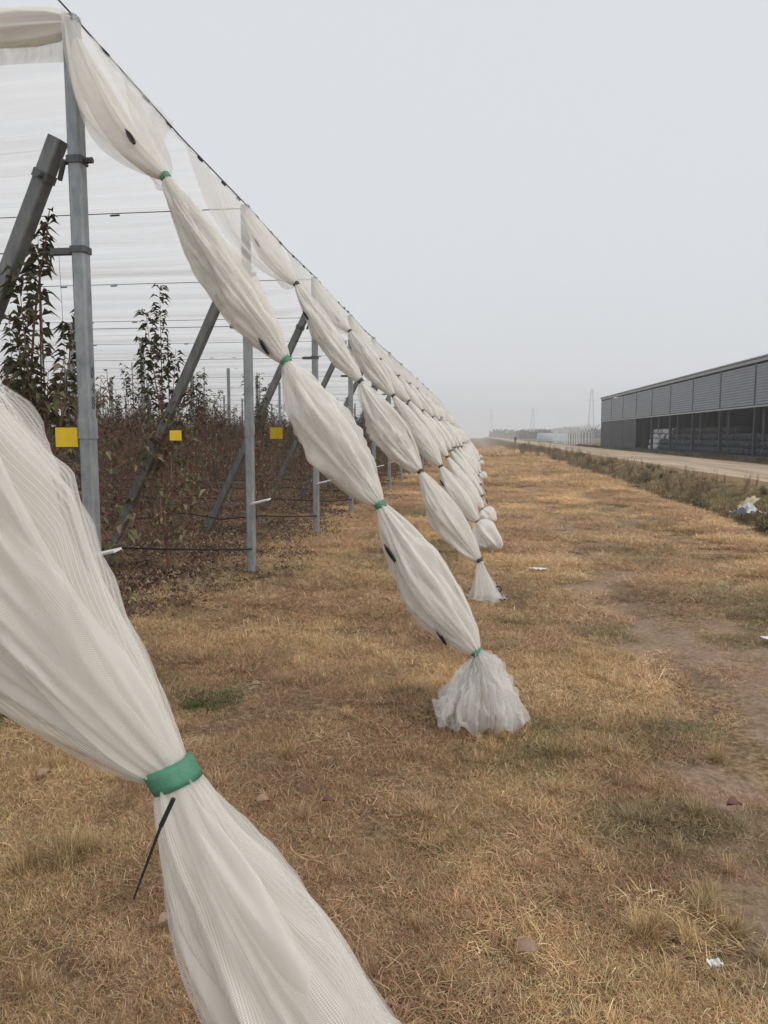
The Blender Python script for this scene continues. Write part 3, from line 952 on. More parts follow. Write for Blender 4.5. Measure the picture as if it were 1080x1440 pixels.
variants = []
for s in range(7):
    w_, l_ = tree_meshes(100 + s * 7, dens=[1, .85, 1.15, .7, 1.2, 1, .9][s])
    variants.append((w_.mesh("trunk", M_bark), l_.mesh("crown", M_leaf)))
special, sp_l = tree_meshes(901, tall=(6, 3.3), dens=1.15, sec=3.0, lf=1.25)
special = (special.mesh("trunk", M_bark), sp_l.mesh("crown", M_leaf))
front, fr_l = tree_meshes(333, tall=(7, 3.0), dens=1.2, sec=2.7, lf=1.3)
front = (front.mesh("trunk", M_bark), fr_l.mesh("crown", M_leaf))
me_stake = MB().tube([(.06, -.03, -.05), (.055, -.03, 1.2), (.06, -.03, 2.75)], .007, 5).mesh("stake", simple("bamboo", (.28, .24, .17), (.16, .13, .09), 20, .8))
tree_n = 0
rest_pts = []
for i in range(1, 36):
    k = 0
    while True:
        x = XP - (.55 if i == 1 else .95) - 1.0 * k + (.12 * math.sin(k * 5.1 + i * 2) if i > 1 else 0)
        if -x > (.70 if i < 17 else .66) * ROW_Y[i] + .8: break
        y = ROW_Y[i] + (.08 * math.sin(k * 3.3 + i) if i > 1 else .35)
        vi = (k * 3 + i * 5 + (k * k) % 3) % 7
        rz, sc = rng.uniform(0, 6.28), rng.uniform(.88, 1.12)
        if tree_n < 280 and i < 17:
            root = empty("pear_tree", (x, y, row_z(i)), rz)
            tm = special if (i == 2 and k == 0) else (front if (i == 1 and k == 0) else variants[vi])
            if tm is special or tm is front: root.rotation_euler = (0, 0, 1.2 if i == 2 else 0.0); sc = 1.0 if i == 2 else 1.02
            root.scale = (sc, sc, sc)
            put("trunk", tm[0], root); put("crown", tm[1], root)
            if tm is front:
                bw, bl = MB(), MB(); r5 = random.Random(12)
                pth = [Vector((-.04, -.02, 2.05)), Vector((.05, -.10, 2.38)), Vector((.17, -.20, 2.66)), Vector((.27, -.28, 2.86)), Vector((.33, -.33, 3.02))]
                bw.tube(pth, [.009, .008, .007, .005, .003], 5)
                for q in range(24):
                    u = r5.uniform(1.6, 4.0) if q else 4.0; j_ = min(3, int(u)); b_ = pth[j_].lerp(pth[j_ + 1], u - j_)
                    d_ = Vector((r5.uniform(-1, 1), r5.uniform(-1, 1), r5.uniform(-.5, .6)))
                    kk = r5.uniform(.8, 1.5); add_leaf(bl, b_, d_, r5.uniform(.08, .13), r5.uniform(.04, .055), tuple(x * kk for x in r5.choice(TIPC)), r5)
                bo = bw.build("branch", M_bark, root); bl.build("leaves", M_leaf, bo)
            if i < 6 and (k % 2 == 0): put("stake", me_stake, root)
            if i == 2 and k == 0: lab = "tall pear tree with upright shoots, standing between the two nearest posts"
            else: lab = "young pear tree in the %s, %s in from the end post" % (rowname(i), ordn(k + 1))
            tag(root, lab, "tree", "young pear trees in the orchard rows")
            tree_n += 1
        else:
            rest_pts.append((x, y, row_z(i), rz, sc, vi))
        k += 1


def scatter(name, pts, protos, scales, rots, idx, tints=None, lift=0.0):
    """one object of instances: pts (n,3), protos = list of meshes"""
    me = bpy.data.meshes.new(name)
    n = len(pts)
    me.vertices.add(n); me.vertices.foreach_set("co", np.array(pts, dtype=np.float32).ravel())
    def at_(nm, ty, data, key):
        a = me.attributes.new(nm, ty, 'POINT'); a.data.foreach_set(key, np.array(data).ravel())
    at_("rot", 'FLOAT_VECTOR', np.array(rots, dtype=np.float32), "vector")
    at_("sc", 'FLOAT', np.array(scales, dtype=np.float32), "value")
    at_("idx", 'INT', np.array(idx, dtype=np.int32), "value")
    if tints is not None:
        at_("tint", 'FLOAT_COLOR', np.concatenate([np.array(tints, dtype=np.float32), np.ones((n, 1), dtype=np.float32)], axis=1), "color")
    o = put(name, me)
    src = bpy.data.collections.new(name + "_kinds")
    for q, pm in enumerate(protos):
        po = bpy.data.objects.new("%s_kind_%02d" % (name, q), pm); src.objects.link(po)
    ng = bpy.data.node_groups.new(name, 'GeometryNodeTree')
    ng.interface.new_socket("Geometry", in_out='INPUT', socket_type='NodeSocketGeometry')
    ng.interface.new_socket("Geometry", in_out='OUTPUT', socket_type='NodeSocketGeometry')
    N_, L_ = ng.nodes, ng.links
    gi, go = N_.new("NodeGroupInput"), N_.new("NodeGroupOutput")
    m2p = N_.new("GeometryNodeMeshToPoints"); iop = N_.new("GeometryNodeInstanceOnPoints")
    ci = N_.new("GeometryNodeCollectionInfo"); ci.inputs[0].default_value = src
    ci.inputs["Separate Children"].default_value = True; ci.inputs["Reset Children"].default_value = True
    def na(nm, ty):
        a = N_.new("GeometryNodeInputNamedAttribute"); a.data_type = ty; a.inputs[0].default_value = nm; return a.outputs[0]
    L_.new(gi.outputs[0], m2p.inputs[0]); L_.new(m2p.outputs[0], iop.inputs["Points"])
    L_.new(ci.outputs[0], iop.inputs["Instance"]); iop.inputs["Pick Instance"].default_value = True
    L_.new(na("idx", 'INT'), iop.inputs["Instance Index"])
    L_.new(na("rot", 'FLOAT_VECTOR'), iop.inputs["Rotation"])
    L_.new(na("sc", 'FLOAT'), iop.inputs["Scale"])
    L_.new(iop.outputs[0], go.inputs[0])
    md = o.modifiers.new("scatter", 'NODES'); md.node_group = ng
    for pm in protos:
        for mt in pm.materials:
            if mt and mt.name not in [x.name for x in me.materials]: me.materials.append(mt)
    tag(o, kind='stuff')
    return o

joined = []
for w_, l_ in variants[:5]:
    nw, nl = len(w_.vertices), len(l_.vertices)
    mb = MB()
    co = np.empty(nw * 3, dtype=np.float32); w_.vertices.foreach_get("co", co)
    mb.v += [tuple(p) for p in co.reshape(-1, 3).tolist()]
    for p in w_.polygons: mb.f.append(tuple(p.vertices)); mb.m.append(0); mb.c.append((.08, .05, .045))
    co = np.empty(nl * 3, dtype=np.float32); l_.vertices.foreach_get("co", co)
    mb.v += [tuple(p) for p in co.reshape(-1, 3).tolist()]
    ca = l_.color_attributes["tone"]; li = 0
    for p in l_.polygons:
        mb.f.append(tuple(v + nw for v in p.vertices)); mb.m.append(0); mb.c.append(tuple(ca.data[p.loop_start].color)[:3])
    joined.append(mb.mesh("far_tree", M_leaf))
if rest_pts:
    rp = np.array(rest_pts)
    scatter("far_orchard_trees", rp[:, :3], joined, rp[:, 4], np.stack([rp[:, 0] * 0, rp[:, 0] * 0, rp[:, 3]], 1), rp[:, 5].astype(int) % 5)

# yellow sticky traps
def trap(x, y, z, w, h, rz, lab, up=.22):
    r = empty("sticky_trap", (x, y, z), rz)
    mb = MB().box((-w / 2, -.002, -h), (w / 2, .002, 0)); mb.build("card", M_yellow, r)
    MB().tube([(0, 0, 0), (.01, 0, up * .5), (0, .0, up)], .0015, 4).build("string", M_wire, r)
    tag(r, lab, "insect trap", "yellow insect traps hung in the trees")
trap(-2.71, 4.66, 1.655, .148, .128, .1, "yellow sticky trap card left of the numbered post", 1.16)
trap(-3.27, 7.80, 1.66, .125, .11, .35, "crumpled small yellow sticky trap behind the tall pear tree")
trap(-3.38, 12.3, 1.74, .225, .19, -.1, "yellow sticky trap card right of the second end post")

# ------------------------------------------------------------------ shed
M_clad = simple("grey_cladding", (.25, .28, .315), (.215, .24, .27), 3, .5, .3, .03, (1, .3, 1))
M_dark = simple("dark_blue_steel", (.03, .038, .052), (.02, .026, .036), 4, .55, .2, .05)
M_darkwall = simple("dark_wall_sheet", (.04, .047, .056), (.03, .035, .042), 3, .6, .2, .05)  # dark grey sheet of the closed bays and end walls
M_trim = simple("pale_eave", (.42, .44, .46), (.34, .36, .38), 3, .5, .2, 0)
M_slab = simple("concrete_slab", (.13, .115, .10), (.08, .07, .065), 1.5, .95, 0, .2)
shx = lambda y: 21.0 - .0307 * y
shed_rot = math.atan(.0307)
Y0 = 110.8; BAY = 6.9; NB = 12; S0 = Vector((shx(Y0), Y0, .12))
shed = empty("open_shed", S0, shed_rot)
# local frame: x inward (away from the road), -y towards the camera along the front
Ltot = NB * BAY; D = 16.0; HT = 6.95 - .12; HP = 3.72 - .12
me_col = MB().box((0, -.11, 0), (.22, .11, HP + .05)).box((-.02, -.13, HP + .05), (.2, .13, HT - .22)).mesh("column", M_dark)
me_icol = MB().box((0, -.2, 0), (.4, .2, HT - .5)).mesh("inner_column", M_dark)
def clad_mesh():
    mb = MB(); w = BAY - .27; pr = .20; n = int((HT - HP - .30) / pr)
    prof = []
    for k in range(n):
        z = HP + .04 + k * pr
        prof += [(0.0, z), (-.022, z + .03), (-.022, z + .10), (0.0, z + .13)]
    prof.append((0, HP + .04 + n * pr))
    vs = [(x, -.135, z) for x, z in prof] + [(x, -.135 - w, z) for x, z in prof]
    k = len(prof)
    return mb.add(vs, [(j, j + 1, k + j + 1, k + j) for j in range(k - 1)])
me_clad = clad_mesh().mesh("cladding_panel", M_clad)
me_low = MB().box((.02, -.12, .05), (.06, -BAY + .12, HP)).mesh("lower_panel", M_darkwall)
for k in range(NB + 1):
    put("column", me_col, shed, (0, -k * BAY, 0))
    if k < NB:
        put("cladding_panel", me_clad, shed, (.0, -k * BAY, 0))
    if k >= 3:
        put("inner_column", me_icol, shed, (.9, -k * BAY + .6, 0))
        put("inner_column", me_icol, shed, (8, -k * BAY, 0))
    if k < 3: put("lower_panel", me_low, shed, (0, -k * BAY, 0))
MB().box((-.10, .25, HT - .24), (.25, -Ltot - .2, HT)).box((-.04, .1, HP - .12), (.16, -Ltot, HP)).build("eave_beam", M_trim, shed)
rf = MB(); rf.add([(-.25, .35, HT + .01), (D + .3, .35, HT + 1.2), (D + .3, -Ltot - .3, HT + 1.2), (-.25, -Ltot - .3, HT + .01),
                   (-.25, .35, HT + .10), (D + .3, .35, HT + 1.3), (D + .3, -Ltot - .3, HT + 1.3), (-.25, -Ltot - .3, HT + .10)],
                  [(0, 1, 2, 3), (4, 7, 6, 5), (0, 4, 5, 1), (1, 5, 6, 2), (2, 6, 7, 3), (3, 7, 4, 0)]); rf.build("roof", M_trim, shed)
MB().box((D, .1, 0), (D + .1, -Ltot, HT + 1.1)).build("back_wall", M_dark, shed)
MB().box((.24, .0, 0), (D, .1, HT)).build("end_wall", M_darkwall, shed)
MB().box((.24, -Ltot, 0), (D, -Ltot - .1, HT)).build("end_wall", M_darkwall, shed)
MB().box((-.3, .3, -.3), (D, -Ltot - .3, .0)).build("floor_slab", M_slab, shed)
tag(shed, "long grey open-fronted shed with ribbed upper cladding beyond the dirt road", "shed")

# sacks stacked in the shed
def sack_mesh(seed):
    rs = random.Random(seed); mb = MB(); vs = []; nu, nv = 8, 12
    for j in range(nu + 1):
        t = math.pi * j / nu
        for k in range(nv):
            f = 2 * math.pi * k / nv
            x = math.copysign(abs(math.sin(t)) ** .6, 1) * math.copysign(abs(math.cos(f)) ** .7, math.cos(f))
            y = -math.copysign(abs(math.cos(t)) ** .8, math.cos(t))
            z = abs(math.sin(t)) ** .6 * math.copysign(abs(math.sin(f)) ** .8, math.sin(f))
            w = 1 + .16 * noise.noise(Vector((x * 1.6, y * 1.6 + seed, z * 1.6)))
            vs.append((x * .62 * w, y * .46 * w, z * .31 * w + .29))
    fs = [(j * nv + k, j * nv + (k + 1) % nv, (j + 1) * nv + (k + 1) % nv, (j + 1) * nv + k) for j in range(nu) for k in range(nv)]
    return mb.add(vs, fs)
M_sackw = simple("white_sack", (.68, .69, .72), (.42, .44, .48), 5, .7, 0, .2)
M_sackd = simple("grey_sack", (.06, .072, .085), (.03, .037, .045), 5, .8, 0, .3)
sw = [sack_mesh(s).mesh("sack", M_sackw) for s in range(3)]
sk = [sack_mesh(s + 9).mesh("sack", M_sackd) for s in range(4)]
uinv = Vector((-math.sin(shed_rot), math.cos(shed_rot), 0)); nin = Vector((math.cos(shed_rot), math.sin(shed_rot), 0))
cnt = 0
for j in range(40):
    ya = -24.2 - j * .93
    if ya < -64: break
    nt = 4 if j > 0 else 3
    if j > 26: nt = 3
    for t in range(nt):
        white = (j < 4 or (j < 8 and t == 3) or (j in (5, 7) and t == 2))
        for dpt in range(2 if white and j < 2 else 1):
            o = put("sack", (sw[(j + t) % 3] if white else sk[(j * 3 + t) % 4]))
            jit = rng.uniform(-.12, .12)
            o.location = S0 + nin * (1.2 + .12 * t + jit + dpt * 1.1) - uinv * (-ya + (.4 if t % 2 else 0) + rng.uniform(-.05, .05)) + Vector((0, 0, .55 * t + .0))
            o.rotation_euler = (0, rng.uniform(-.08, .08), shed_rot + rng.uniform(-.12, .12))
            tier = ["bottom", "second", "third", "top"][t]
            tag(o, "%s sack, %s tier of the shed stack, %s from its far end%s" % ("white" if white else "dark grey", tier, ordn(j + 1), ", inner row" if dpt else ""), "sack", "sacks stacked in the shed")
            cnt += 1

# ------------------------------------------------------------------ far things: Y frames, towers, trees, tunnel, person
M_white = simple("white_paint_steel", (.72, .74, .76), (.6, .62, .64), 3, .5, .1, 0)
yf = MB(); yf.tube([(0, 0, -.1), (0, 0, 2.1)], .085, 6); yf.tube([(0, 0, 2.0), (-.75, 0, 3.3)], .07, 5); yf.tube([(0, 0, 2.0), (.75, 0, 3.3)], .07, 5)
yf.tube([(-.35, 0, 2.6), (.35, 0, 2.6)], .03, 5)
me_yf = yf.mesh("y_shaped_post", M_white)
for j in range(22):
    y = 112.5 + 2.9 * j
    o = put("y_shaped_post", me_yf, None, (16.9 + .1 * math.sin(j), y, ground_z(16.9, y)))
    tag(o, "white Y-shaped post past the shed's far end, %s in its line" % ordn(j + 1), "post", "white Y-shaped posts beyond the shed")
M_tower = simple("tower_steel", (.55, .57, .58), (.45, .47, .48), 3, .5, .3, 0)
def tower(x, y, h, w, lab):
    mb = MB(); wt = w * .22
    def cn(z, q):
        r = w / 2 + (wt / 2 - w / 2) * (z / h); return Vector((r * (1 if q in (0, 3) else -1), r * (1 if q < 2 else -1), z))
    for q in range(4): mb.tube([cn(0, q), cn(h, q)], .09, 4)
    zs = np.linspace(0, h, 9)
    for a_, c_ in zip(zs[:-1], zs[1:]):
        for q in range(4):
            mb.tube([cn(a_, q), cn(c_, (q + 1) % 4)], .045, 3); mb.tube([cn(c_, q), cn(c_, (q + 1) % 4)], .04, 3)
    for z in (h * .78, h * .92):
        mb.tube([(-w * .9, 0, z), (w * .9, 0, z)], .08, 4)
    tag(mb.build("lattice_tower", M_tower, None, False, (x, y, -1.0)), lab, "tower", "lattice towers in the haze")
tower(66.0, 452, 30.0, 4.2, "thin lattice tower rising behind the far end of the shed")
tower(42.0, 590, 24.5, 4.0, "faint lattice tower in the haze, middle one of three")
tower(12.0, 690, 27, 4.0, "faintest lattice tower in the haze above the vanishing net rows")

# far low trees
tv = MB(); rs = random.Random(5)
for q in range(9000):
    u = rs.random()
    y = 430 + 60 * rs.random() if u < .6 else 700 + 60 * rs.random()
    k = rs.uniform(.055, .36) if u < .6 else rs.uniform(.02, .30)
    x = k * y
    top = (5.6 if u < .6 else 8.0) * (1 + .35 * noise.noise(Vector((x * .045, y * .015, 2))) + .2 * noise.noise(Vector((x * .2, y * .05, 7))))
    z = -.6 + top * rs.random() ** .7; s_ = rs.uniform(.6, 1.5)
    n_ = Vector((rs.uniform(-1, 1), rs.uniform(-1, 1), rs.uniform(-1, 1))).normalized(); t1 = n_.orthogonal().normalized() * s_; t2 = n_.cross(t1).normalized() * s_ * .7
    c = Vector((x, y, z)); cc = rs.choice([(.10, .075, .055), (.075, .07, .045), (.06, .07, .04), (.13, .10, .075)])
    tv.add([c - t1, c - t2, c + t1, c + t2], [(0, 1, 2, 3)], cc)
for (yb, k0, k1, hb) in ((486, .05, .40, 4.6), (765, .015, .34, 7.0)):
    ns = 160; vs = []
    for j in range(ns + 1):
        x = yb * (k0 + (k1 - k0) * j / ns); hh = hb * (1 + .3 * noise.noise(Vector((x * .045, yb * .015, 2))) + .25 * noise.noise(Vector((x * .22, 3, 7))))
        vs += [(x, yb - 3, -1.5), (x, yb, hh * .8 - .8), (x, yb + 2, hh - .6), (x, yb + 5, -1.5)]
    b_ = len(tv.v); tv.v += vs
    for j in range(ns):
        for q in range(3):
            tv.f.append((b_ + j * 4 + q, b_ + j * 4 + q + 1, b_ + j * 4 + q + 5, b_ + j * 4 + q + 4)); tv.m.append(0); tv.c.append((.075, .065, .05))
tag(tv.build("far_treeline", M_leaf), kind='stuff')

M_film = simple("tunnel_film", (.36, .39, .41), (.30, .33, .35), 2, .4, 0, 0)
for q in range(1):
    mb = MB(); vs = []
    for e in (0, 1):
        for t in np.linspace(0, math.pi, 11): vs.append((e * 9, math.cos(t) * 4, math.sin(t) * 2.6))
    mb.add(vs, [(j, j + 1, 12 + j, 11 + j) for j in range(10)] + [tuple(range(10, -1, -1)), tuple(range(11, 22))])
    tag(mb.build("plastic_tunnel", M_film, None, True, (18.6, 238, -.1)), "pale plastic greenhouse tunnel far down the road", "greenhouse")

# the person standing far down the road
pm = bpy.data.meshes.new("body")
J = [(0, 0, .95), (0, 0, 1.18), (0, 0, 1.42), (0, 0, 1.52), (0, .02, 1.64), (0, .02, 1.72),
     (-.10, 0, .88), (-.12, .02, .48), (-.12, -.02, .08), (-.12, .12, .04), (.10, 0, .88), (.13, -.05, .48), (.15, -.1, .08), (.15, .03, .04),
     (-.19, 0, 1.40), (-.25, 0, 1.13), (-.24, .08, .90), (-.24, .10, .82), (.19, 0, 1.40), (.25, 0, 1.13), (.24, .08, .90), (.24, .10, .82)]
Ed = [(0, 1), (1, 2), (2, 3), (3, 4), (4, 5), (0, 6), (6, 7), (7, 8), (8, 9), (0, 10), (10, 11), (11, 12), (12, 13), (2, 14), (14, 15), (15, 16), (16, 17), (2, 18), (18, 19), (19, 20), (20, 21)]
Rd = [.15, .15, .16, .06, .10, .08, .10, .07, .05, .045, .10, .07, .05, .045, .07, .055, .045, .04, .07, .055, .045, .04]
pm.from_pydata(J, Ed, [])
po = put("person", pm, None, (7.75, 157.5, ground_z(7.75, 157.5) + .02))
po.rotation_euler = (0, 0, 2.6)
md = po.modifiers.new("skin", 'SKIN'); po.modifiers.new("smooth", 'SUBSURF').levels = 1
for v, r in zip(pm.skin_vertices[0].data, Rd): v.radius = (r, r * .8)
pm.skin_vertices[0].data[0].use_root = True
pm.materials.append(simple("dark_clothes", (.03, .04, .045), (.02, .025, .03), 5, .8, 0, 0))
tag(po, "small dark clothed person standing by the road far in the haze", "person")

# ------------------------------------------------------------------ litter on the verge
def crumple(nu, nv, sx, sy, amp, seed, h=0.0):
    mb = MB(); vs, uv = [], []
    for j in range(nu + 1):
        for k in range(nv + 1):
            u, v = j / nu - .5, k / nv - .5
            rim = 1 + .25 * noise.noise(Vector((u * 5, v * 5, seed)))
            z = amp * (.6 + noise.noise(Vector((u * 4, v * 4, seed + 3))) + .6 * abs(noise.noise(Vector((u * 9, v * 9, seed + 6)))))
            vs.append((u * sx * rim, v * sy * rim, max(.003, z + h * math.exp(-8 * (u * u + v * v))))); uv.append((u, v))
    return mb.add(vs, [(j * (nv + 1) + k, j * (nv + 1) + k + 1, (j + 1) * (nv + 1) + k + 1, (j + 1) * (nv + 1) + k) for j in range(nu) for k in range(nv)], None, uv)
M_bag = simple("dirty_plastic", (.66, .66, .64), (.30, .29, .27), 5, .5, 0, .2)
M_beige = simple("beige_sheet", (.50, .42, .27), (.34, .28, .18), 5, .7, 0, .2)
M_greybag = simple("grey_plastic", (.10, .105, .11), (.05, .05, .055), 5, .5, 0, .2)
bag = empty("discarded_sack", (6.85, 19.9, ground_z(6.85, 19.9) + .16), .5); bag.scale = (.72, .72, .72)
crumple(20, 20, .9, .7, .16, 3, .28).build("white_sheet", M_bag, bag)
o = crumple(18, 14, .9, .45, .12, 8, .15).build("beige_sheet", M_beige, bag, False, (.25, .15, .33)); o.rotation_euler = (0, -.35, .2)
o = crumple(14, 14, .7, .6, .12, 14, .2).build("grey_sheet", M_greybag, bag, False, (-.42, -.15, -.02))
tag(bag, "crumpled white and beige plastic sack lying in the ditch weeds", "sack")
def scrap(x, y, sx, sy, mat, lab, seed, rz=0):
    o = crumple(8, 6, sx, sy, .018, seed).build("scrap", mat, None, True, (x, y, ground_z(x, y) + .045)); o.rotation_euler = (0, 0, rz); tag(o, lab, "litter")
scrap(.72, 8.76, .19, .09, M_slat, "flat white scrap on the dry grass right of the net tails", 2, .05)
scrap(2.22, 5.87, .10, .06, M_slat, "white scrap on the bare track at the photo's right edge", 4, .4)
scrap(.71, 2.14, .035, .03, M_slat, "tiny white scrap near the bottom right grass clump", 6, .4)

def dead_leaf_mesh(seed, ln=.06, w=.04):
    mb = MB(); vs = []; n = 6
    for j in range(n + 1):
        u = j / n; ww = w * .5 * math.sin(math.pi * min(.98, max(.02, u)) ** .8)
        c = .016 * math.sin(u * 3.0) + .004
        for sgn_ in (-1, -.5, 0, .5, 1):
            vs.append((ln * (u - .5), ww * sgn_ + .003 * math.sin(u * 9 + seed), c + .010 * sgn_ * sgn_ * (1 + .4 * math.sin(seed + u * 4)) + .003))
    return mb.add(vs, [(j * 5 + k, j * 5 + k + 1, (j + 1) * 5 + k + 1, (j + 1) * 5 + k) for j in range(n) for k in range(4)])
M_dl1 = simple("dead_leaf_tan", (.36, .25, .17), (.22, .14, .095), 30, .7, 0, .2)
M_dl2 = simple("dead_leaf_red", (.16, .07, .05), (.10, .045, .035), 30, .7, 0, .2)
for q, (px, py, rz, mt, s_, lab) in enumerate([
        (.172, 2.15, .3, M_dl1, 1.3, "curled tan leaf lying in the grass near the bottom centre"),
        (.145, 2.175, 2.1, M_dl1, 1.1, "small tan leaf touching the curled leaf near the bottom centre"),
        (1.09, 3.16, .5, M_dl2, 1.25, "dark red leaf lying on the bare soil at the right"),
        (-.90, 2.96, .2, M_dl1, 1.1, "tan leaf beside the large net bundle, below its neck"),
        (-1.98, 3.08, 1.0, M_dl1, 1.1, "orange tan leaf on bare soil at the left edge"),
        (-.99, 2.16, .9, M_dl1, .9, "pale curled leaf on the soil left of the large net bundle"),
        (-1.35, 4.35, .4, M_dl1, 1.2, "light leaf by the green weeds left of centre"),
        (-.62, 3.0, .4, M_dl2, .9, "dark leaf in the straw right of the green tie")]):
    o = dead_leaf_mesh(q).build("fallen_leaf", mt, None, True, (px, py, ground_z(px, py) + .035)); o.rotation_euler = (.2, .15, rz); o.scale = (s_,) * 3
    tag(o, lab, "leaf", "single fallen leaves on the verge")

# ------------------------------------------------------------------ grass, weeds, leaf litter
def blade(mb, p, az, ln, w, lean, col, n=3, droop=.5):
    d = Vector((math.cos(az), math.sin(az), 0)); s = Vector((-d.y, d.x, 0)) * w * .5
    vs = []; q = Vector(p); ang = lean
    for k in range(n):
        vs += [q - s * (1 - .25 * k / n), q + s * (1 - .25 * k / n)]
        st = ln / n; q = q + d * (math.cos(ang) * st) + Vector((0, 0, math.sin(ang) * st)); ang -= droop
        if q.z < .004: q.z = .004
    vs.append(q)
    fs = [(2 * k, 2 * k + 1, 2 * k + 3, 2 * k + 2) for k in range(n - 1)] + [(2 * n - 2, 2 * n - 1, 2 * n)]
    mb.add(vs, fs, col)

STRAW = [(.50, .40, .25), (.44, .34, .21), (.33, .25, .16), (.62, .53, .37), (.20, .14, .09), (.48, .42, .31), (.32, .28, .18), (.20, .18, .10), (.36, .22, .15), (.40, .25, .17)]
def tuft(seed, n, spread, lmin, lmax, w, lean, cols, droop=.5):
    rs = random.Random(seed); mb = MB()
    for q in range(n):
        r = spread * math.sqrt(rs.random()); a = rs.uniform(0, 6.28)
        c = rs.choice(cols); k = rs.uniform(.7, 1.2)
        blade(mb, (r * math.cos(a), r * math.sin(a), rs.uniform(0, .012)), rs.uniform(0, 6.28), rs.uniform(lmin, lmax), w * rs.uniform(.6, 1.3),
              rs.uniform(*lean), tuple(x * k for x in c), 3, droop * rs.uniform(-.4, 1.5))
    return mb
mats_ = [tuft(s, 340, .14, .012, .062, .0018, (.0, .95), STRAW, .5).mesh("tuft", M_grass) for s in range(7)]
flat_ = [tuft(60 + s, 420, .26, .03, .12, .0034, (.0, .5), STRAW, .3).mesh("tuft", M_grass) for s in range(4)]
stand = [tuft(20 + s, 120, .045, .07, .17, .0022, (.6, 1.45), STRAW[:6], .3).mesh("tuft", M_grass) for s in range(3)]
GREENS = [(.12, .15, .06), (.10, .12, .05), (.20, .20, .10), (.28, .24, .14), (.36, .28, .17)]
grn = [tuft(30 + s, 120, .12, .02, .08, .0028, (.1, .9), GREENS, .4).mesh("tuft", M_grass) for s in range(3)]
kinds = mats_ + stand + grn + flat_                                   # 0-6 mats, 7-9 upright, 10-12 green

P_, S_, R_, I_, T_ = [], [], [], [], []
def put_tuft(x, y, s, kind, tint):
    P_.append((x, y, ground_z(x, y) - .004)); S_.append(s); R_.append((rng.uniform(-.12, .12), rng.uniform(-.12, .12), rng.uniform(0, 6.28))); I_.append(kind); T_.append(tint)
def verge(n, y0, y1, x0, x1, smin, smax, upp=.05):
    for _ in range(n):
        x, y = rng.uniform(x0, x1), rng.uniform(y0, y1)
        dirt = (n2(x, y, 1.1, 40) + .5 * n2(x, y, 3.5, 41))
        tc = 1.55 + .25 * n2(0, y, .3, 45); track = max(0.0, 1 - abs(x - tc) / .75) * (1.25 if y < 9 else .8) + .6 * max(0.0, 1 - abs(x - tc - 1.5) / .5)
        if dirt > .36 - 1.05 * track and rng.random() < (.84 + .1 * min(1, track)): continue
        if x < -2.4 + .9 * n2(x, y, .9, 44) and y > 6.3 + .8 * n2(x, y, 1.3, 47) and rng.random() < .7: continue
        g_ = n2(x, y, .55, 50) + .6 * n2(x, y, 1.9, 51)
        gold = n2(x, y, .8, 60) + .5 * n2(x, y, 2.6, 61)
        if g_ > .46 and rng.random() < .35: kind = 10 + int(rng.integers(3))
        elif rng.random() < upp: kind = 7 + int(rng.integers(3))
        elif y > 6.5 or rng.random() < .06: kind = 13 + int(rng.integers(4))
        else: kind = int(rng.integers(7))
        k = rng.uniform(.75, 1.1) * (1 + .25 * min(1, max(0, y - 4) / 12))
        k *= 1 + .30 * n2(x, y, .5, 62) + .22 * n2(x, y, 2.0, 63)
        if gold > .0: t = (1.52 * k, 1.36 * k, 1.11 * k)
        else: t = (1.28 * k, 1.08 * k, .95 * k)
        if (kind < 10 or kind > 12) and g_ > .3: t = (1.02 * k, .98 * k, .80 * k)
        put_tuft(x, y, rng.uniform(smin, smax) * (.8 if kind in (7, 8, 9) else 1), kind, t)
verge(4800, .5, 3.4, -2.4, 2.6, .50, .85, .04)
verge(4200, 3.0, 5.6, -2.9, 4.3, .65, 1.0, .035)
verge(4200, 5.0, 10, -3.2, 4.5, .8, 1.15, .03)
verge(6500, 10, 24, -3.0, 4.7, .9, 1.4, .03)
verge(7000, 24, 60, -3.0, 5.0, 1.4, 2.4, .03)
verge(2500, 60, 150, -3.0, 6.0, 4, 7, .1)
for (x, y, s) in [(-1.55, 2.48, 1.0), (-1.47, 2.52, .8), (-1.63, 2.42, .9), (.78, 2.48, .8), (.56, 2.28, .75), (.84, 2.36, .6), (-.95, 2.3, .6), (1.5, 3.4, .9), (-2.2, 4.2, 1.1), (1.2, 3.75, .7), (.42, 3.7, .8), (-.9, 3.5, .8)]:
    for q in range(2): put_tuft(x + rng.uniform(-.04, .04), y + rng.uniform(-.04, .04), s, 7 + int(rng.integers(3)), (1.05, .95, .75))
for cx_, cy_, r_, n_ in [(-1.63, 4.2, .22, 26), (-2.62, 3.8, .25, 24), (1.25, 2.35, .12, 8), (.35, 3.7, .5, 20), (1.0, 4.0, .4, 14), (-.3, 4.15, .3, 14)]:
    for q in range(n_): put_tuft(cx_ + rng.normal(0, r_ * .5), cy_ + rng.normal(0, r_ * .5), rng.uniform(.6, 1.1), 10 + int(rng.integers(3)), (.55, .72, .45))
scatter("dry_grass", P_, kinds, S_, R_, I_, T_)

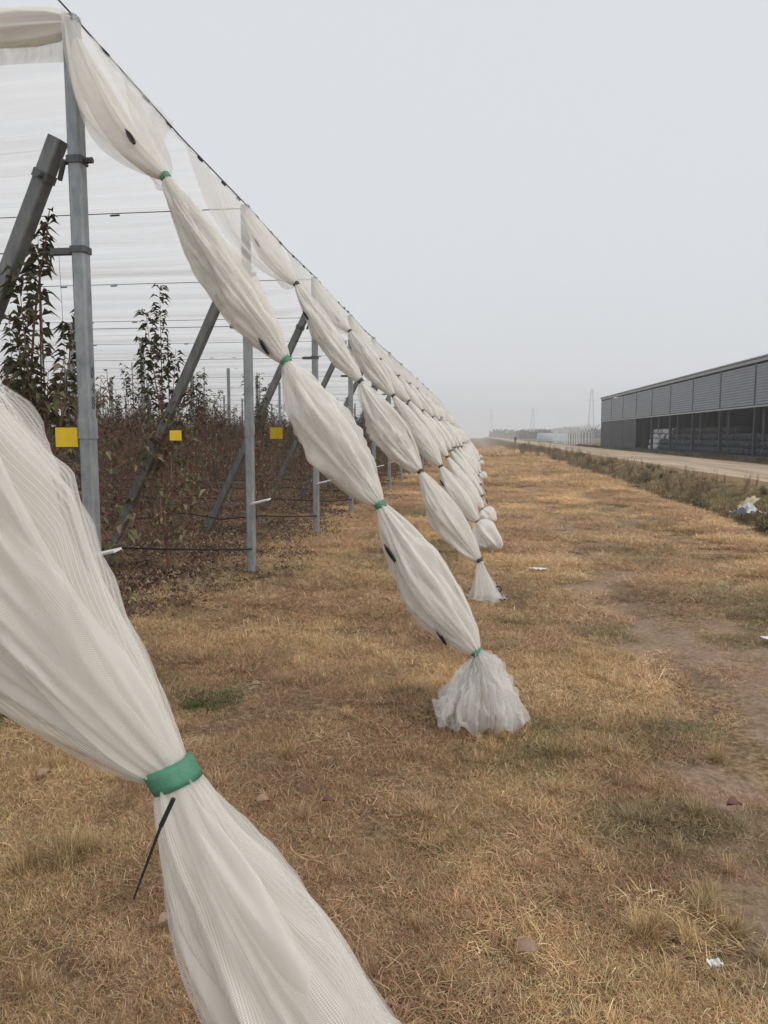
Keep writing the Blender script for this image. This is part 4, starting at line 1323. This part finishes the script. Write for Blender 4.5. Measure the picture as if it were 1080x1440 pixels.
# weeds in and along the ditch
def weed(seed, n, h, cols, wid, spread):
    rs = random.Random(seed); mb = MB()
    for q in range(n):
        a = rs.uniform(0, 6.28); r = spread * rs.random(); hh = h * rs.uniform(.5, 1)
        p0 = Vector((r * math.cos(a), r * math.sin(a), 0)); p1 = p0 + Vector((rs.uniform(-.25, .25) * hh, rs.uniform(-.25, .25) * hh, hh))
        c = rs.choice(cols)
        mb.tube([p0, p0.lerp(p1, .5) + Vector((.01, 0, 0)), p1], [.006, .004, .002], 3, c)
        for t in range(13):
            b_ = p0.lerp(p1, rs.uniform(.2, 1)); az = rs.uniform(0, 6.28); d = Vector((math.cos(az), math.sin(az), rs.uniform(-.2, .7)))
            k = rs.uniform(.7, 1.2); add_leaf(mb, b_, d, rs.uniform(.05, .13), wid * rs.uniform(.6, 1.2), tuple(x * k for x in rs.choice(cols)), rs)
    return mb
DRY = [(.20, .12, .08), (.27, .18, .115), (.15, .09, .065), (.33, .25, .16)]
OLV = [(.14, .155, .065), (.11, .12, .05), (.20, .185, .10), (.26, .21, .12)]
wk = [weed(1, 9, .75, DRY, .02, .15).mesh("weed", M_grass), weed(2, 7, .95, DRY, .016, .1).mesh("weed", M_grass), weed(3, 11, .42, OLV, .04, .2).mesh("weed", M_grass),
      weed(4, 12, .32, OLV, .045, .22).mesh("weed", M_grass)] + [tuft(40 + s, 200, .22, .1, .34, .005, (.4, 1.4), STRAW[:5] + OLV, .35).mesh("weed", M_grass) for s in range(3)]
P_, S_, R_, I_, T_ = [], [], [], [], []
for _ in range(5200):
    y = 9 + 120 * rng.random() ** 1.7
    x = rng.uniform(4.5, 8.35)
    zone = n2(0, y, .16, 70) + .5 * n2(x, y, .8, 71)
    u = rng.random()
    if u < .76: kind = 4 + int(rng.integers(3))
    elif zone > .12: kind = 2 + int(rng.integers(2))
    else: kind = int(rng.integers(2)) if rng.random() < .28 else 5
    if kind < 2 and x > 6.9 and y < 22: continue
    k = rng.uniform(.7, 1.1); sc = rng.uniform(.5, 1.0) * (1 + y / 90) * (.6 if x > 7.6 else 1)
    if kind >= 4: sc *= .7; k *= 1.25
    put_tuft(x, y, sc, kind, (k * 1.1, k * 1.02, k * .9))
for (x, y, kind, s_) in [(5.4, 34, 0, 1.5), (5.7, 35, 1, 1.5), (3.6, 62, 0, 1.6), (5.0, 33, 0, 1.3), (6.4, 22.5, 2, 1.8), (6.6, 23.4, 2, 1.8), (6.1, 24.5, 3, 1.7), (6.0, 20.0, 6, 1.4), (6.2, 20.8, 5, 1.5), (7.2, 19.5, 6, 1.2), (6.6, 17.8, 2, 1.6), (7.0, 18.5, 5, 1.2)]:
    for q in range(4): put_tuft(x + rng.uniform(-.3, .3), y + rng.uniform(-.5, .5), s_ * .75, kind, (.9, .85, .8))
for _ in range(700):                                            # scruffy growth before the shed
    y = 38 + 80 * rng.random(); x = rng.uniform(15, shx(y) - .8)
    put_tuft(x, y, rng.uniform(.5, 1.3), [3, 4, 5, 6][int(rng.integers(4))], (.6, .6, .55))
scatter("ditch_weeds", P_, wk, S_, R_, I_, T_)

# fallen leaves under the trees
DL = [(.11, .062, .045), (.16, .10, .07), (.22, .15, .10), (.08, .048, .038), (.30, .23, .16), (.13, .07, .05)]
def litter_patch(seed):
    rs = random.Random(seed); mb = MB()
    for q in range(46):
        a = rs.uniform(0, 6.28); r = .24 * math.sqrt(rs.random()); az = rs.uniform(0, 6.28)
        d = Vector((math.cos(az), math.sin(az), rs.uniform(-.1, .5))); c = rs.choice(DL); k = rs.uniform(.7, 1.2)
        add_leaf(mb, Vector((r * math.cos(a), r * math.sin(a), rs.uniform(.015, .05))), d, rs.uniform(.03, .062), rs.uniform(.02, .038), tuple(x * k for x in c), rs)
    return mb.mesh("patch", M_litter)
lp = [litter_patch(s) for s in range(4)] + [grn[0], mats_[1], mats_[2]]
P_, S_, R_, I_, T_ = [], [], [], [], []
for _ in range(6800):
    y = 4.2 + 44 * rng.random() ** 1.5; xr = -.72 * y - 1.5
    x = rng.uniform(xr, -2.0)
    if x > -2.6 and rng.random() < .6: continue
    if y < 6.3 and x > -2.9 - .3 * (6.3 - y): continue
    if y < 5.6 and rng.random() < .6: continue
    gz = n2(x, y, .7, 80)
    if rng.random() > .25 + .75 * min(1.0, max(0.0, (-2.2 - x) / .9)): continue
    kind = int(rng.integers(4)) if rng.random() < .38 + .3 * gz else (4 if gz > .12 else 5 + int(rng.integers(2)))
    put_tuft(x, y, rng.uniform(.8, 1.2) * (1 + y / 40), kind, (1.1, 1.1, 1.1) if kind < 4 else ((.6, .7, .45) if kind == 4 else (1.0, .84, .66)))
scatter("leaf_litter", P_, lp, S_, R_, I_, T_)

# ------------------------------------------------------------------ haze
hz = MB().box((-980, -45, -4.5), (980, 980, 34)).mesh("haze", None)
hz.materials.clear()
m = bpy.data.materials.new("haze"); m.use_nodes = True; m.node_tree.nodes.clear()
o_ = m.node_tree.nodes.new("ShaderNodeOutputMaterial"); v_ = m.node_tree.nodes.new("ShaderNodeVolumePrincipled")
v_.inputs["Color"].default_value = (.97, .98, 1.0, 1); v_.inputs["Density"].default_value = .0012; v_.inputs["Anisotropy"].default_value = .35
m.node_tree.links.new(v_.outputs[0], o_.inputs["Volume"]); hz.materials.append(m)
tag(put("haze", hz), kind='stuff')
